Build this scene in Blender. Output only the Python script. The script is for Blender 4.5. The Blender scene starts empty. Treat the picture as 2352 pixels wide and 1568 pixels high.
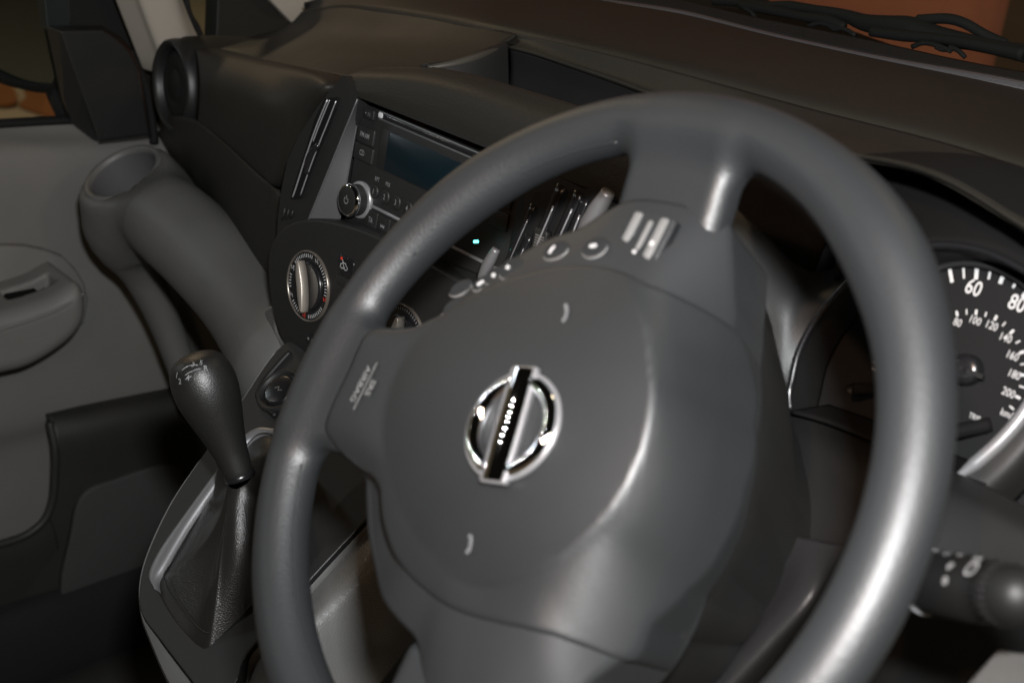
import bpy, bmesh, math, random
import numpy as np
from mathutils import Vector, Matrix

random.seed(7)
C = bpy.context.scene.collection
scene = bpy.context.scene

# ------------------------------------------------------------------ camera
# car axes: X to the car's right, Y forward, Z up; metres; Z = 0 is the cabin floor
CAM = np.array([0.7312, -0.3883, 0.9779])
RX = np.array([0.66085734, 0.74553364, 0.08629702]); RY = np.array([0.36534986, -0.21913208, -0.90471024]); RZ = np.array([-0.65558147, 0.629413, -0.41719565])
FPX = 3040.37
cd = bpy.data.cameras.new('camera'); cam = bpy.data.objects.new('camera', cd); C.objects.link(cam)
M = Matrix.Identity(4)
for i in range(3):
    M[i][0] = RX[i]; M[i][1] = -RY[i]; M[i][2] = -RZ[i]; M[i][3] = CAM[i]
cam.matrix_world = M
cd.sensor_width = 36; cd.lens = FPX / 2352 * 36; cd.clip_start = 0.02; cd.clip_end = 200
cd.dof.use_dof = True; cd.dof.focus_distance = 1.0; cd.dof.aperture_fstop = 8.2
scene.camera = cam

# ------------------------------------------------------------------ world and lamps
w = bpy.data.worlds.new('World'); scene.world = w; w.use_nodes = True
w.node_tree.nodes['Background'].inputs[0].default_value = (1.0, 0.86, 0.68, 1)
w.node_tree.nodes['Background'].inputs[1].default_value = 0.004
scene.view_settings.view_transform = 'Standard'; scene.view_settings.look = 'None'
scene.view_settings.exposure = 0.0; scene.view_settings.gamma = 1.0

def lamp(name, kind, loc, target, power, color, size=0.1, size_y=None):
    ld = bpy.data.lights.new(name, kind); ld.energy = power; ld.color = color
    if kind == 'AREA':
        ld.shape = 'RECTANGLE'; ld.size = size; ld.size_y = size_y or size
    else:
        ld.shadow_soft_size = size
    o = bpy.data.objects.new(name, ld); C.objects.link(o); o.location = loc
    d = Vector(target) - Vector(loc)
    o.rotation_euler = d.to_track_quat('-Z', 'Y').to_euler()
    return o
fl = CAM + RX * 0.045 - RY * 0.10 - RZ * 0.03
lamp('camera_flash', 'AREA', fl, fl + RZ, 16.5, (0.98, 0.99, 1.0), 0.055, 0.03)
# warm halogen spots of the hall; the last one added low, lighting the wall
for x, y, z, p in ((0.3, 1.75, 3.0, 15), (2.7, -0.15, 1.95, 30), (2.3, -1.7, 2.2, 26), (-3.6, 0.8, 2.6, 52), (0.15, 2.5, 0.15, 9)):
    lamp('hall_and_added_lamp', 'POINT', (x, y, z), (x, y, 0), p, (1.0, 0.75, 0.48), 0.10)
SPOT0 = (-2.55, -2.2, 2.35); SPOTX = (.035, -.03, .025); SPOTY = (-.014, .066, .058)     # a bank of small spots on the hall ceiling
sp_ = lamp('hall_spotlight', 'SPOT', (1.44, -3.2, 3.45), (0.47, 0.07, 0.78), 330, (1.0, 0.58, 0.34), 0.08); sp_.data.spot_size = math.radians(11); sp_.data.spot_blend = 1.0
lamp('added_glint_panel', 'AREA', (-4.2, -1.6, 2.1), (0, 0, 0.7), 7, (0.86, 0.93, 1.0), 0.5, 0.25)  # two unseen panels added so the emblem ring has bright reflections
lamp('added_glint_panel', 'AREA', (4.6, -1.4, 3.0), (0.3, 0, 0.7), 5, (0.9, 0.95, 1.0), 0.5, 0.22)
for k, (dx, dy) in enumerate(((-.5, -1.5), (-.1, -.9), (.3, -.3), (-.15, .1), (.05, .5), (.4, .9), (-.4, 1.3), (.1, 1.8))):
    lamp('hall_spot_lamp', 'POINT', np.array(SPOT0) + np.array(SPOTX) * dx + np.array(SPOTY) * dy, (0, 0, 0), 2.0, (1.0, 0.95, 0.86), 0.006)

# ------------------------------------------------------------------ helpers
def at(px, py, **k):
    """3D point on the plane x=, y= or z= seen at this spot of the photograph (2352 x 1568 frame)"""
    d = RX * ((px - 1176) / FPX) + RY * ((py - 784) / FPX) + RZ
    (a, val), = k.items(); i = 'xyz'.index(a)
    return CAM + d * ((val - CAM[i]) / d[i])
def onplane(px, py, p0, n):
    d = RX * ((px - 1176) / FPX) + RY * ((py - 784) / FPX) + RZ
    n = np.array(n, float)
    return CAM + d * ((np.array(p0) - CAM) @ n) / (d @ n)

class Frame:
    """local frame: origin, x axis, y axis, z = outward normal"""
    def __init__(s, o, x, y):
        s.o = np.array(o, float); x = np.array(x, float); s.x = x / np.linalg.norm(x)
        y = np.array(y, float); y = y - s.x * (y @ s.x); s.y = y / np.linalg.norm(y); s.z = np.cross(s.x, s.y)
    def w(s, a, b=None, c=0.0):
        if b is None: a, b, c = a
        return s.o + s.x * a + s.y * b + s.z * c
    def arr(s, P): P = np.asarray(P, float); return s.o + P[:, 0:1] * s.x + P[:, 1:2] * s.y + P[:, 2:3] * s.z
    def px(s, px, py, h=0.0):
        q = onplane(px, py, s.o + s.z * h, s.z) - s.o
        return np.array([q @ s.x, q @ s.y, h])
    def sub(s, a, b, c=0.0, rot=0.0):
        ca, sa = math.cos(rot), math.sin(rot)
        return Frame(s.w(a, b, c), s.x * ca + s.y * sa, -s.x * sa + s.y * ca)

def thing(name, label, cat, loc, group=None):
    o = bpy.data.objects.new(name, None); C.objects.link(o); o.location = loc; o.empty_display_size = 0.02
    o['label'] = label; o['category'] = cat
    if group: o['group'] = group
    return o
def obj(name, V, F, mat, parent=None, smooth=True, kind=None, bevel=0, sharp=None, solid=0, subd=0, label=None):
    V = np.asarray(V, float)
    off = np.zeros(3)
    p = parent
    while p is not None: off = off + np.array(p.location); p = p.parent
    me = bpy.data.meshes.new(name); me.from_pydata((V - off).tolist(), [], [tuple(int(i) for i in f) for f in F]); me.update()
    me.materials.append(mat)
    bm = bmesh.new(); bm.from_mesh(me); bmesh.ops.recalc_face_normals(bm, faces=bm.faces); bm.to_mesh(me); bm.free()
    o = bpy.data.objects.new(name, me); C.objects.link(o); o.parent = parent
    if smooth:
        for f in me.polygons: f.use_smooth = True
        if sharp: me.set_sharp_from_angle(angle=math.radians(sharp))
    if solid:
        m = o.modifiers.new('thick', 'SOLIDIFY'); m.thickness = solid; m.offset = -1
    if bevel:
        m = o.modifiers.new('bev', 'BEVEL'); m.width = bevel; m.segments = 3; m.limit_method = 'ANGLE'; m.angle_limit = math.radians(40)
    if subd:
        m = o.modifiers.new('sub', 'SUBSURF'); m.levels = subd; m.render_levels = subd
    if kind: o['kind'] = kind
    if label: o['label'] = label
    return o
class MB:
    def __init__(s): s.V = []; s.F = []
    def add(s, V, F):
        n = len(s.V); s.V.extend([list(v) for v in V]); s.F.extend([[i + n for i in f] for f in F]); return s
def spline(P, n, closed=False):
    """Catmull-Rom through P, n samples"""
    P = np.asarray(P, float); N = len(P)
    L = np.linalg.norm(np.diff(np.vstack([P, P[:1]]) if closed else P, axis=0), axis=1) ** 0.5 + 1e-9
    t = np.concatenate([[0], np.cumsum(L)])
    if closed:
        Pe = np.vstack([P[-1:], P, P[:2]]); te = np.concatenate([[-L[-1]], t, [t[-1] + L[0]]])
        s = np.linspace(0, t[-1], n, endpoint=False)
    else:
        Pe = np.vstack([2 * P[:1] - P[1:2], P, 2 * P[-1:] - P[-2:-1]]); te = np.concatenate([[-L[0]], t, [t[-1] + L[-1]]])
        s = np.linspace(0, t[-1], n)
    k = np.clip(np.searchsorted(te, s, side='right') - 1, 1, len(te) - 3)
    def lerp(a, b, ta, tb): return a + (b - a) * ((s - ta) / (tb - ta))[:, None]
    p0, p1, p2, p3 = Pe[k - 1], Pe[k], Pe[k + 1], Pe[k + 2]; t0, t1, t2, t3 = te[k - 1], te[k], te[k + 1], te[k + 2]
    a1 = lerp(p0, p1, t0, t1); a2 = lerp(p1, p2, t1, t2); a3 = lerp(p2, p3, t2, t3)
    b1 = lerp(a1, a2, t0, t2); b2 = lerp(a2, a3, t1, t3)
    return lerp(b1, b2, t1, t2)
def grid_faces(n, m, wrap=False):
    F = []
    for i in range(n - 1):
        for j in range(m if wrap else m - 1):
            j2 = (j + 1) % m; F.append([i * m + j, i * m + j2, (i + 1) * m + j2, (i + 1) * m + j])
    return F
def patch(name, rows, mat, parent=None, n=40, m=60, solid=0.003, flip=False, **k):
    """smooth surface through a grid of control points (rows of equal length)"""
    R = np.array([spline(r, m) for r in rows])
    G = np.array([spline(R[:, j], n) for j in range(m)]).transpose(1, 0, 2)
    V = G.reshape(-1, 3); F = grid_faces(n, m)
    if flip: F = [f[::-1] for f in F]
    o = obj_raw(name, V, F, mat, parent, **k)
    if solid:
        md = o.modifiers.new('thick', 'SOLIDIFY'); md.thickness = solid; md.offset = -1
    return o
def obj_raw(name, V, F, mat, parent=None, kind=None, sharp=None, label=None):
    off = np.zeros(3); p = parent
    while p is not None: off = off + np.array(p.location); p = p.parent
    V = np.asarray(V, float)
    # turn the sheet so its front faces the cabin camera side
    c = V.mean(0); f0 = F[len(F) // 2]; nn = np.cross(V[f0[1]] - V[f0[0]], V[f0[2]] - V[f0[1]])
    if nn @ (CAM - V[f0[0]]) < 0: F = [f[::-1] for f in F]
    me = bpy.data.meshes.new(name); me.from_pydata((V - off).tolist(), [], F); me.update(); me.materials.append(mat)
    o = bpy.data.objects.new(name, me); C.objects.link(o); o.parent = parent
    for f in me.polygons: f.use_smooth = True
    if sharp: me.set_sharp_from_angle(angle=math.radians(sharp))
    if kind: o['kind'] = kind
    if label: o['label'] = label
    return o
def prism(fr, poly, h0, h1, mb=None):
    """polygon (list of (x,y) in frame) extruded along the frame normal from h0 to h1"""
    mb = mb or MB(); n = len(poly)
    V = [fr.w(x, y, h0) for x, y in poly] + [fr.w(x, y, h1) for x, y in poly]
    F = [list(range(n))[::-1], list(range(n, 2 * n))] + [[i, (i + 1) % n, n + (i + 1) % n, n + i] for i in range(n)]
    return mb.add(V, F)
def rrect(cx, cy, w_, h_, r, seg=5, skew=0.0):
    r = min(r, w_ / 2 - 1e-5, h_ / 2 - 1e-5); P = []
    for (sx, sy, a0) in ((1, 1, 0), (-1, 1, 90), (-1, -1, 180), (1, -1, 270)):
        for k in range(seg + 1):
            a = math.radians(a0 + 90 * k / seg)
            y = sy * (h_ / 2 - r) + r * math.sin(a)
            P.append((cx + sx * (w_ / 2 - r) + r * math.cos(a) + skew * y, cy + y))
    return P
def circ(cx, cy, r, n=40, ry=None):
    return [(cx + r * math.cos(2 * math.pi * k / n), cy + (ry or r) * math.sin(2 * math.pi * k / n)) for k in range(n)]
def dome(fr, poly, h0, h1, round_=0.002, steps=4, mb=None):
    """extruded outline whose top edge is rounded over (inset by round_)"""
    mb = mb or MB(); P = np.array(poly, float); n = len(P); c = P.mean(0)
    d = P - c; L = np.linalg.norm(d, axis=1, keepdims=True); rings = [(P, h0)]
    for k in range(steps + 1):
        a = math.pi / 2 * k / steps
        rings.append((P - d / L * round_ * (1 - math.cos(a)), h1 - round_ + round_ * math.sin(a)))
    V = []; F = []
    for q, h in rings: V += [fr.w(x, y, h) for x, y in q]
    for i in range(len(rings) - 1):
        for j in range(n):
            F.append([i * n + j, i * n + (j + 1) % n, (i + 1) * n + (j + 1) % n, (i + 1) * n + j])
    F.append(list(range(n))[::-1]); F.append([(len(rings) - 1) * n + j for j in range(n)])
    return mb.add(V, F)
def lathe(fr, prof, n=48, mb=None, closed=False, a0=0, a1=360):
    """profile [(r, h)] turned about the frame normal"""
    mb = mb or MB(); full = abs(a1 - a0) >= 360; V = []; m = n if full else n + 1
    for r, h in prof:
        for k in range(m):
            a = math.radians(a0 + (a1 - a0) * k / n); V.append(fr.w(r * math.cos(a), r * math.sin(a), h))
    F = grid_faces(len(prof), m, full)
    if closed: F += [[(len(prof) - 1) * m + j, (len(prof) - 1) * m + (j + 1) % m, (j + 1) % m, j] for j in range(m if full else m - 1)]
    return mb.add(V, F)
def tube(P, r, n=10, closed=False, mb=None, ry=None, up=(0, 0, 1)):
    mb = mb or MB(); P = np.asarray(P, float); N = len(P)
    T = np.roll(P, -1, 0) - np.roll(P, 1, 0)
    if not closed: T[0] = P[1] - P[0]; T[-1] = P[-1] - P[-2]
    T /= np.linalg.norm(T, axis=1)[:, None]
    rr = np.broadcast_to(np.asarray(r, float), (N,)); r2 = rr if ry is None else np.broadcast_to(np.asarray(ry, float), (N,))
    V = []; u = np.array(up, float)
    for i in range(N):
        a = np.cross(T[i], u)
        if np.linalg.norm(a) < 1e-4: a = np.cross(T[i], np.array([1.0, 0.1, 0]))
        a /= np.linalg.norm(a); b = np.cross(a, T[i])
        for k in range(n):
            an = 2 * math.pi * k / n; V.append(P[i] + a * rr[i] * math.cos(an) + b * r2[i] * math.sin(an))
    F = []
    for i in range(N if closed else N - 1):
        i2 = (i + 1) % N
        for j in range(n): F.append([i * n + j, i * n + (j + 1) % n, i2 * n + (j + 1) % n, i2 * n + j])
    if not closed: F.append(list(range(n))[::-1]); F.append([(N - 1) * n + j for j in range(n)])
    return mb.add(V, F)
def text_mesh(fr, s, size, cx, cy, h=0.0, sx=0.8, bold=0.0, mb=None, align='CENTER'):
    """lettering as a thin flat mesh in the frame"""
    mb = mb or MB()
    cu = bpy.data.curves.new('lettering', 'FONT'); cu.body = s; cu.size = size; cu.align_x = align; cu.align_y = 'CENTER'
    cu.offset = bold; cu.resolution_u = 3
    o = bpy.data.objects.new('lettering', cu); C.objects.link(o)
    dg = bpy.context.evaluated_depsgraph_get(); me = bpy.data.meshes.new_from_object(o.evaluated_get(dg))
    V = [fr.w(cx + v.co.x * sx, cy + v.co.y, h) for v in me.vertices]; F = [list(p.vertices) for p in me.polygons]
    bpy.data.objects.remove(o); bpy.data.meshes.remove(me); bpy.data.curves.remove(cu)
    return mb.add(V, F)
def stroke(fr, pts, wd, h, mb=None, closed=False):
    """flat line of width wd through 2D points"""
    mb = mb or MB(); P = np.array(pts, float); N = len(P)
    T = np.roll(P, -1, 0) - np.roll(P, 1, 0)
    if not closed: T[0] = P[1] - P[0]; T[-1] = P[-1] - P[-2]
    T /= np.linalg.norm(T, axis=1)[:, None] + 1e-12; Nn = np.c_[-T[:, 1], T[:, 0]]
    V = [fr.w(*(p + q * wd / 2), h) for p, q in zip(P, Nn)] + [fr.w(*(p - q * wd / 2), h) for p, q in zip(P, Nn)]
    F = [[i, (i + 1) % N, N + (i + 1) % N, N + i] for i in range(N if closed else N - 1)]
    return mb.add(V, F)
def iso(field, lo, hi, h):
    """surface nets of field(P) = 0 (negative inside)"""
    lo = np.array(lo, float); n = np.ceil((np.array(hi) - lo) / h).astype(int) + 1
    ax = [lo[i] + h * np.arange(n[i]) for i in range(3)]
    G = np.stack(np.meshgrid(*ax, indexing='ij'), -1); f = field(G.reshape(-1, 3)).reshape(n)
    s = f < 0; c = np.zeros(n - 1, int)
    for dx in (0, 1):
        for dy in (0, 1):
            for dz in (0, 1): c += s[dx:n[0] - 1 + dx, dy:n[1] - 1 + dy, dz:n[2] - 1 + dz]
    cells = np.argwhere((c > 0) & (c < 8)); idx = -np.ones(n - 1, int); idx[tuple(cells.T)] = np.arange(len(cells))
    acc = np.zeros((len(cells), 3)); cnt = np.zeros(len(cells))
    corners = [(a, b, d) for a in (0, 1) for b in (0, 1) for d in (0, 1)]
    for i, p in enumerate(corners):
        for q in corners[i + 1:]:
            if sum(abs(a - b) for a, b in zip(p, q)) != 1: continue
            fa = f[tuple((cells + p).T)]; fb = f[tuple((cells + q).T)]; m = (fa < 0) != (fb < 0)
            t = np.where(m, fa / (fa - fb + 1e-20), 0)[:, None]
            pt = np.array(p) + (np.array(q) - np.array(p)) * t; acc[m] += pt[m]; cnt[m] += 1
    V = lo + (cells + acc / cnt[:, None]) * h
    F = []
    for a in range(3):
        b, d = (a + 1) % 3, (a + 2) % 3
        sl0 = [slice(None)] * 3; sl1 = [slice(None)] * 3; sl0[a] = slice(0, -1); sl1[a] = slice(1, None)
        e = np.argwhere(s[tuple(sl0)] != s[tuple(sl1)])
        e = e[(e[:, b] > 0) & (e[:, d] > 0) & (e[:, b] < n[b] - 1) & (e[:, d] < n[d] - 1)]
        if not len(e): continue
        ins = s[tuple(e.T)]
        def ce(ob, od):
            q = e.copy(); q[:, b] += ob; q[:, d] += od; return idx[tuple(q.T)]
        Q = np.stack([ce(-1, -1), ce(0, -1), ce(0, 0), ce(-1, 0)], 1)
        Q[~ins] = Q[~ins][:, ::-1]; F.append(Q)
    F = np.vstack(F); F = F[(F >= 0).all(1)]
    for _ in range(2):                                   # pull the vertices onto the surface
        e = h * 0.05; f0 = field(V); g = np.stack([(field(V + np.eye(3)[i] * e) - f0) / e for i in range(3)], 1)
        V = V - g * (f0 / np.maximum((g * g).sum(1), 0.2))[:, None]
    return V, F.tolist()
def smin(a, b, k):
    hh = np.clip(0.5 + 0.5 * (b - a) / k, 0, 1); return b + (a - b) * hh - k * hh * (1 - hh)
def polar(P, th, c=(0, 0)):
    """radius of closed outline P (x,y,h...) and its extra columns at the angles th"""
    P = np.asarray(P, float); d = P[:, :2] - np.array(c); a = np.unwrap(np.arctan2(d[:, 1], d[:, 0])); r = np.hypot(d[:, 0], d[:, 1])
    if a[-1] < a[0]: P = P[::-1]; a = a[::-1]; r = r[::-1]
    X = np.column_stack([r, P[:, 2:]]); a3 = np.concatenate([a - 2 * np.pi, a, a + 2 * np.pi]); X3 = np.vstack([X] * 3)
    o = np.argsort(a3, kind='stable'); t = a3[o].min() + np.mod(th - a3[o].min(), 2 * np.pi) + 2 * np.pi * 1
    t = np.where(t > a3.max(), t - 2 * np.pi, t)
    return np.stack([np.interp(t, a3[o], X3[o, k]) for k in range(X.shape[1])], 1)

# ------------------------------------------------------------------ materials
def mat(name, col, rough=0.5, metal=0.0, grain=0, gscale=900, spec=0.5, kind='noise', var=0.08, coat=0.0, emit=None, dust=0.0):
    m = bpy.data.materials.new(name); m.use_nodes = True; nt = m.node_tree; b = nt.nodes['Principled BSDF']
    c = (col[0], col[1], col[2], 1)
    b.inputs['Base Color'].default_value = c; b.inputs['Roughness'].default_value = rough; b.inputs['Metallic'].default_value = metal
    b.inputs['Specular IOR Level'].default_value = spec; b.inputs['Coat Weight'].default_value = coat; b.inputs['Coat Roughness'].default_value = 0.1
    tc = nt.nodes.new('ShaderNodeTexCoord')
    if var or dust:
        nz = nt.nodes.new('ShaderNodeTexNoise'); nz.inputs['Scale'].default_value = 14; nz.inputs['Detail'].default_value = 6
        nt.links.new(tc.outputs['Object'], nz.inputs['Vector'])
        mx = nt.nodes.new('ShaderNodeMix'); mx.data_type = 'RGBA'; nt.links.new(nz.outputs['Fac'], mx.inputs[0])
        mx.inputs[6].default_value = tuple(v * (1 - var) for v in c[:3]) + (1,); mx.inputs[7].default_value = tuple(v * (1 + var) for v in c[:3]) + (1,)
        last = mx.outputs[2]
        if dust:                                         # fine specks of dust
            v2 = nt.nodes.new('ShaderNodeTexNoise'); v2.inputs['Scale'].default_value = 420; v2.inputs['Detail'].default_value = 2
            nt.links.new(tc.outputs['Object'], v2.inputs['Vector'])
            rp = nt.nodes.new('ShaderNodeValToRGB'); rp.color_ramp.elements[0].position = 0.70; rp.color_ramp.elements[1].position = 0.78
            rp.color_ramp.elements[1].color = (dust, dust, dust, 1); nt.links.new(v2.outputs['Fac'], rp.inputs[0])
            ad = nt.nodes.new('ShaderNodeMix'); ad.data_type = 'RGBA'; ad.blend_type = 'ADD'; ad.inputs[0].default_value = 1
            nt.links.new(last, ad.inputs[6]); nt.links.new(rp.outputs[0], ad.inputs[7]); last = ad.outputs[2]
        nt.links.new(last, b.inputs['Base Color'])
        mr = nt.nodes.new('ShaderNodeMapRange'); mr.inputs[3].default_value = rough * 0.9; mr.inputs[4].default_value = min(1, rough * 1.12)
        nt.links.new(nz.outputs['Fac'], mr.inputs[0]); nt.links.new(mr.outputs[0], b.inputs['Roughness'])
    if grain:
        if kind == 'leather':
            t = nt.nodes.new('ShaderNodeTexVoronoi'); t.feature = 'DISTANCE_TO_EDGE'; t.inputs['Scale'].default_value = gscale; out = t.outputs['Distance']
        else:
            t = nt.nodes.new('ShaderNodeTexNoise'); t.inputs['Scale'].default_value = gscale; t.inputs['Detail'].default_value = 2; out = t.outputs['Fac']
        nt.links.new(tc.outputs['Object'], t.inputs['Vector'])
        if kind == 'leather':
            wn = nt.nodes.new('ShaderNodeTexNoise'); wn.inputs['Scale'].default_value = gscale * 0.6
            nt.links.new(tc.outputs['Object'], wn.inputs['Vector'])
            mxv = nt.nodes.new('ShaderNodeMix'); mxv.data_type = 'VECTOR'; mxv.inputs[0].default_value = 0.0005
            nt.links.new(tc.outputs['Object'], mxv.inputs[4]); nt.links.new(wn.outputs['Color'], mxv.inputs[5]); nt.links.new(mxv.outputs[1], t.inputs['Vector'])
            r2 = nt.nodes.new('ShaderNodeValToRGB'); r2.color_ramp.elements[1].position = 0.25; nt.links.new(out, r2.inputs[0]); out = r2.outputs[0]
        bp = nt.nodes.new('ShaderNodeBump'); bp.inputs['Strength'].default_value = grain; bp.inputs['Distance'].default_value = 0.0006
        nt.links.new(out, bp.inputs['Height']); nt.links.new(bp.outputs['Normal'], b.inputs['Normal'])
    if emit:
        b.inputs['Emission Color'].default_value = (*emit[:3], 1); b.inputs['Emission Strength'].default_value = emit[3]
    return m
def glass_mat(name, tint, alpha=0.1, rough=0.0):
    m = bpy.data.materials.new(name); m.use_nodes = True; nt = m.node_tree; nt.nodes.clear()
    o = nt.nodes.new('ShaderNodeOutputMaterial'); t = nt.nodes.new('ShaderNodeBsdfTransparent'); g = nt.nodes.new('ShaderNodeBsdfGlossy'); mx = nt.nodes.new('ShaderNodeMixShader')
    lw = nt.nodes.new('ShaderNodeLayerWeight'); pw = nt.nodes.new('ShaderNodeMath'); pw.operation = 'POWER'; pw.inputs[1].default_value = 4
    fr = nt.nodes.new('ShaderNodeMapRange'); fr.inputs[3].default_value = 0.008; fr.inputs[4].default_value = 0.15
    nt.links.new(lw.outputs['Facing'], pw.inputs[0]); nt.links.new(pw.outputs[0], fr.inputs[0])
    t.inputs[0].default_value = (*tint, 1); g.inputs['Roughness'].default_value = rough
    nt.links.new(fr.outputs[0], mx.inputs[0]); nt.links.new(t.outputs[0], mx.inputs[1]); nt.links.new(g.outputs[0], mx.inputs[2]); nt.links.new(mx.outputs[0], o.inputs[0])
    return m
MT = dict(
    wheel=mat('wheel_polyurethane', (0.0122, 0.0139, 0.0155), 0.49, grain=0.3, gscale=620, spec=0.7),
    cover=mat('airbag_cover_plastic', (0.0102, 0.0118, 0.0132), 0.48, grain=0.3, gscale=1300, spec=0.9),
    trim=mat('spoke_trim_plastic', (0.0165, 0.018, 0.0195), 0.52, grain=0.15, gscale=1400),
    chrome=mat('chrome', (0.85, 0.86, 0.88), 0.02, metal=1.0, var=0),
    dash=mat('dash_soft_plastic', (0.0120, 0.0112, 0.0090), 0.55, grain=0.45, gscale=560, spec=0.30, dust=0.012),
    dash2=mat('stack_plastic', (0.0112, 0.0112, 0.0110), 0.5, grain=0.15, gscale=1500, spec=0.32, dust=0.01),
    black=mat('black_gloss_plastic', (0.008, 0.008, 0.009), 0.26, var=0.0, spec=0.5),
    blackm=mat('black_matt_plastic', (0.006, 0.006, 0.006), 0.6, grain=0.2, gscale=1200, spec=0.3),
    rubber=mat('black_rubber', (0.005, 0.005, 0.005), 0.75, spec=0.25),
    grey=mat('grey_cabin_plastic', (0.080, 0.079, 0.076), 0.5, grain=0.35, gscale=900, spec=0.4),
    greyd=mat('dark_grey_door_plastic', (0.120, 0.117, 0.110), 0.55, grain=0.3, gscale=900, spec=0.4),
    silver=mat('silver_painted_plastic', (0.30, 0.30, 0.31), 0.35, metal=0.6, var=0.04),
    leather=mat('boot_leather', (0.010, 0.0095, 0.0088), 0.36, grain=0.2, gscale=620, kind='leather', spec=0.6),
    knob=mat('knob_grained_plastic', (0.0080, 0.0080, 0.0076), 0.43, grain=0.13, gscale=560, spec=0.6, kind='leather'),
    white=mat('white_print', (0.42, 0.42, 0.42), 0.5, var=0),
    greyprint=mat('grey_print', (0.17, 0.174, 0.174), 0.5, var=0),
    red=mat('red_print', (0.62, 0.04, 0.02), 0.5, var=0),
    dial=mat('dial_face_black', (0.0065, 0.0067, 0.007), 0.65, var=0.03, spec=0.15),
    screen=mat('display_glass', (0.003, 0.008, 0.011), 0.3, var=0, spec=0.25),
    beige=mat('beige_pillar_cloth', (0.27, 0.245, 0.21), 0.85, grain=0.3, gscale=1500),
    carpet=mat('carpet_pile', (0.045, 0.043, 0.036), 0.95, grain=1.0, gscale=260, var=0.45),
)
MT.update(
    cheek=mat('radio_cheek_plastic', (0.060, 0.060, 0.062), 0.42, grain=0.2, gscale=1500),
    rimw=mat('dial_rim_bronze', (0.16, 0.14, 0.12), 0.3, metal=0.6, var=0),
    grip=mat('dial_grip_silver', (0.34, 0.31, 0.27), 0.38, metal=0.55, var=0.05),
    led=mat('teal_indicator', (0.02, 0.3, 0.28), 0.3, var=0, emit=(0.1, 1.0, 0.85, 6.0)),
    silver2=mat('slot_trim', (0.07, 0.075, 0.075), 0.4, var=0.05),
)
MT.update(
    surround=mat('cluster_surround_plastic', (0.020, 0.020, 0.020), 0.5, grain=0.3, gscale=900),
    ridge=mat('shroud_ridge_plastic', (0.016, 0.016, 0.0165), 0.45, grain=0.4, gscale=900),
    collar=mat('stalk_collar_gloss', (0.03, 0.03, 0.032), 0.15, var=0, spec=0.8, coat=0.6),
    knob2=mat('stalk_satin_plastic', (0.006, 0.006, 0.006), 0.5, var=0.05, spec=0.3),
    cupwell=mat('cup_well_plastic', (0.065, 0.065, 0.068), 0.45, var=0.05),
    greyl=mat('joint_grey_plastic', (0.2, 0.2, 0.19), 0.5, var=0),
    greys=mat('console_side_grained_plastic', (0.125, 0.125, 0.122), 0.46, grain=0.4, gscale=520, kind='leather'),
    strip=mat('console_strip_silver', (0.15, 0.15, 0.154), 0.38, metal=0.4, var=0.03),
)
MT.update(
    lowtrim=mat('lower_door_trim', (0.019, 0.019, 0.017), 0.55, grain=0.3, gscale=900, spec=0.3),
    speaker=mat('speaker_cloth', (0.03, 0.031, 0.030), 0.8, grain=0.6, gscale=1600),
    covr=mat('mirror_cover_plastic', (0.010, 0.010, 0.010), 0.45, grain=0.2, gscale=900),
    frameg=mat('window_frame_paint', (0.008, 0.012, 0.012), 0.4, var=0),
    mirror=mat('mirror_silvering', (0.30, 0.34, 0.33), 0.02, metal=1.0, var=0),
    pilblk=mat('black_pillar_ceramic', (0.008, 0.008, 0.007), 0.5, var=0),
    glass=glass_mat('window_glass', (0.95, 0.97, 0.955)),
    speck=mat('defroster_grain_plastic', (0.06, 0.06, 0.065), 0.35, grain=1.0, gscale=420, spec=0.9),
    hallfloor=mat('hall_floor_cream', (0.52, 0.46, 0.34), 0.6, var=0.12),
    orange=mat('orange_carpet_pile', (0.30, 0.125, 0.04), 0.9, var=0.15),
    redwall=mat('brick_red_paint', (0.38, 0.13, 0.07), 0.7, var=0.06),
    brown=mat('dark_brown_wood', (0.055, 0.03, 0.012), 0.6),
    hallwall=mat('pale_partition', (0.42, 0.40, 0.30), 0.8, var=0.08),
)
MT.update(button=mat('steering_button_plastic', (0.012, 0.013, 0.014), 0.5, var=0.03))
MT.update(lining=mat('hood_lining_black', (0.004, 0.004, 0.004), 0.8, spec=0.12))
MT.update(mould=mat('moulded_sign', (0.11, 0.113, 0.116), 0.5, var=0))
MT.update(conso=mat('console_black_plastic', (0.0085, 0.0085, 0.0085), 0.5, grain=0.15, gscale=1400, dust=0.01))
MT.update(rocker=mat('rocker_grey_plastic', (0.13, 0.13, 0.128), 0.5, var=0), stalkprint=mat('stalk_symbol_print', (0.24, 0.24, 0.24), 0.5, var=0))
MT.update(traye=mat('tray_edge_highlight', (0.030, 0.027, 0.022), 0.5, var=0.05))  # lighter than the dash plastic: the edge's highlight put into the colour

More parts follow.
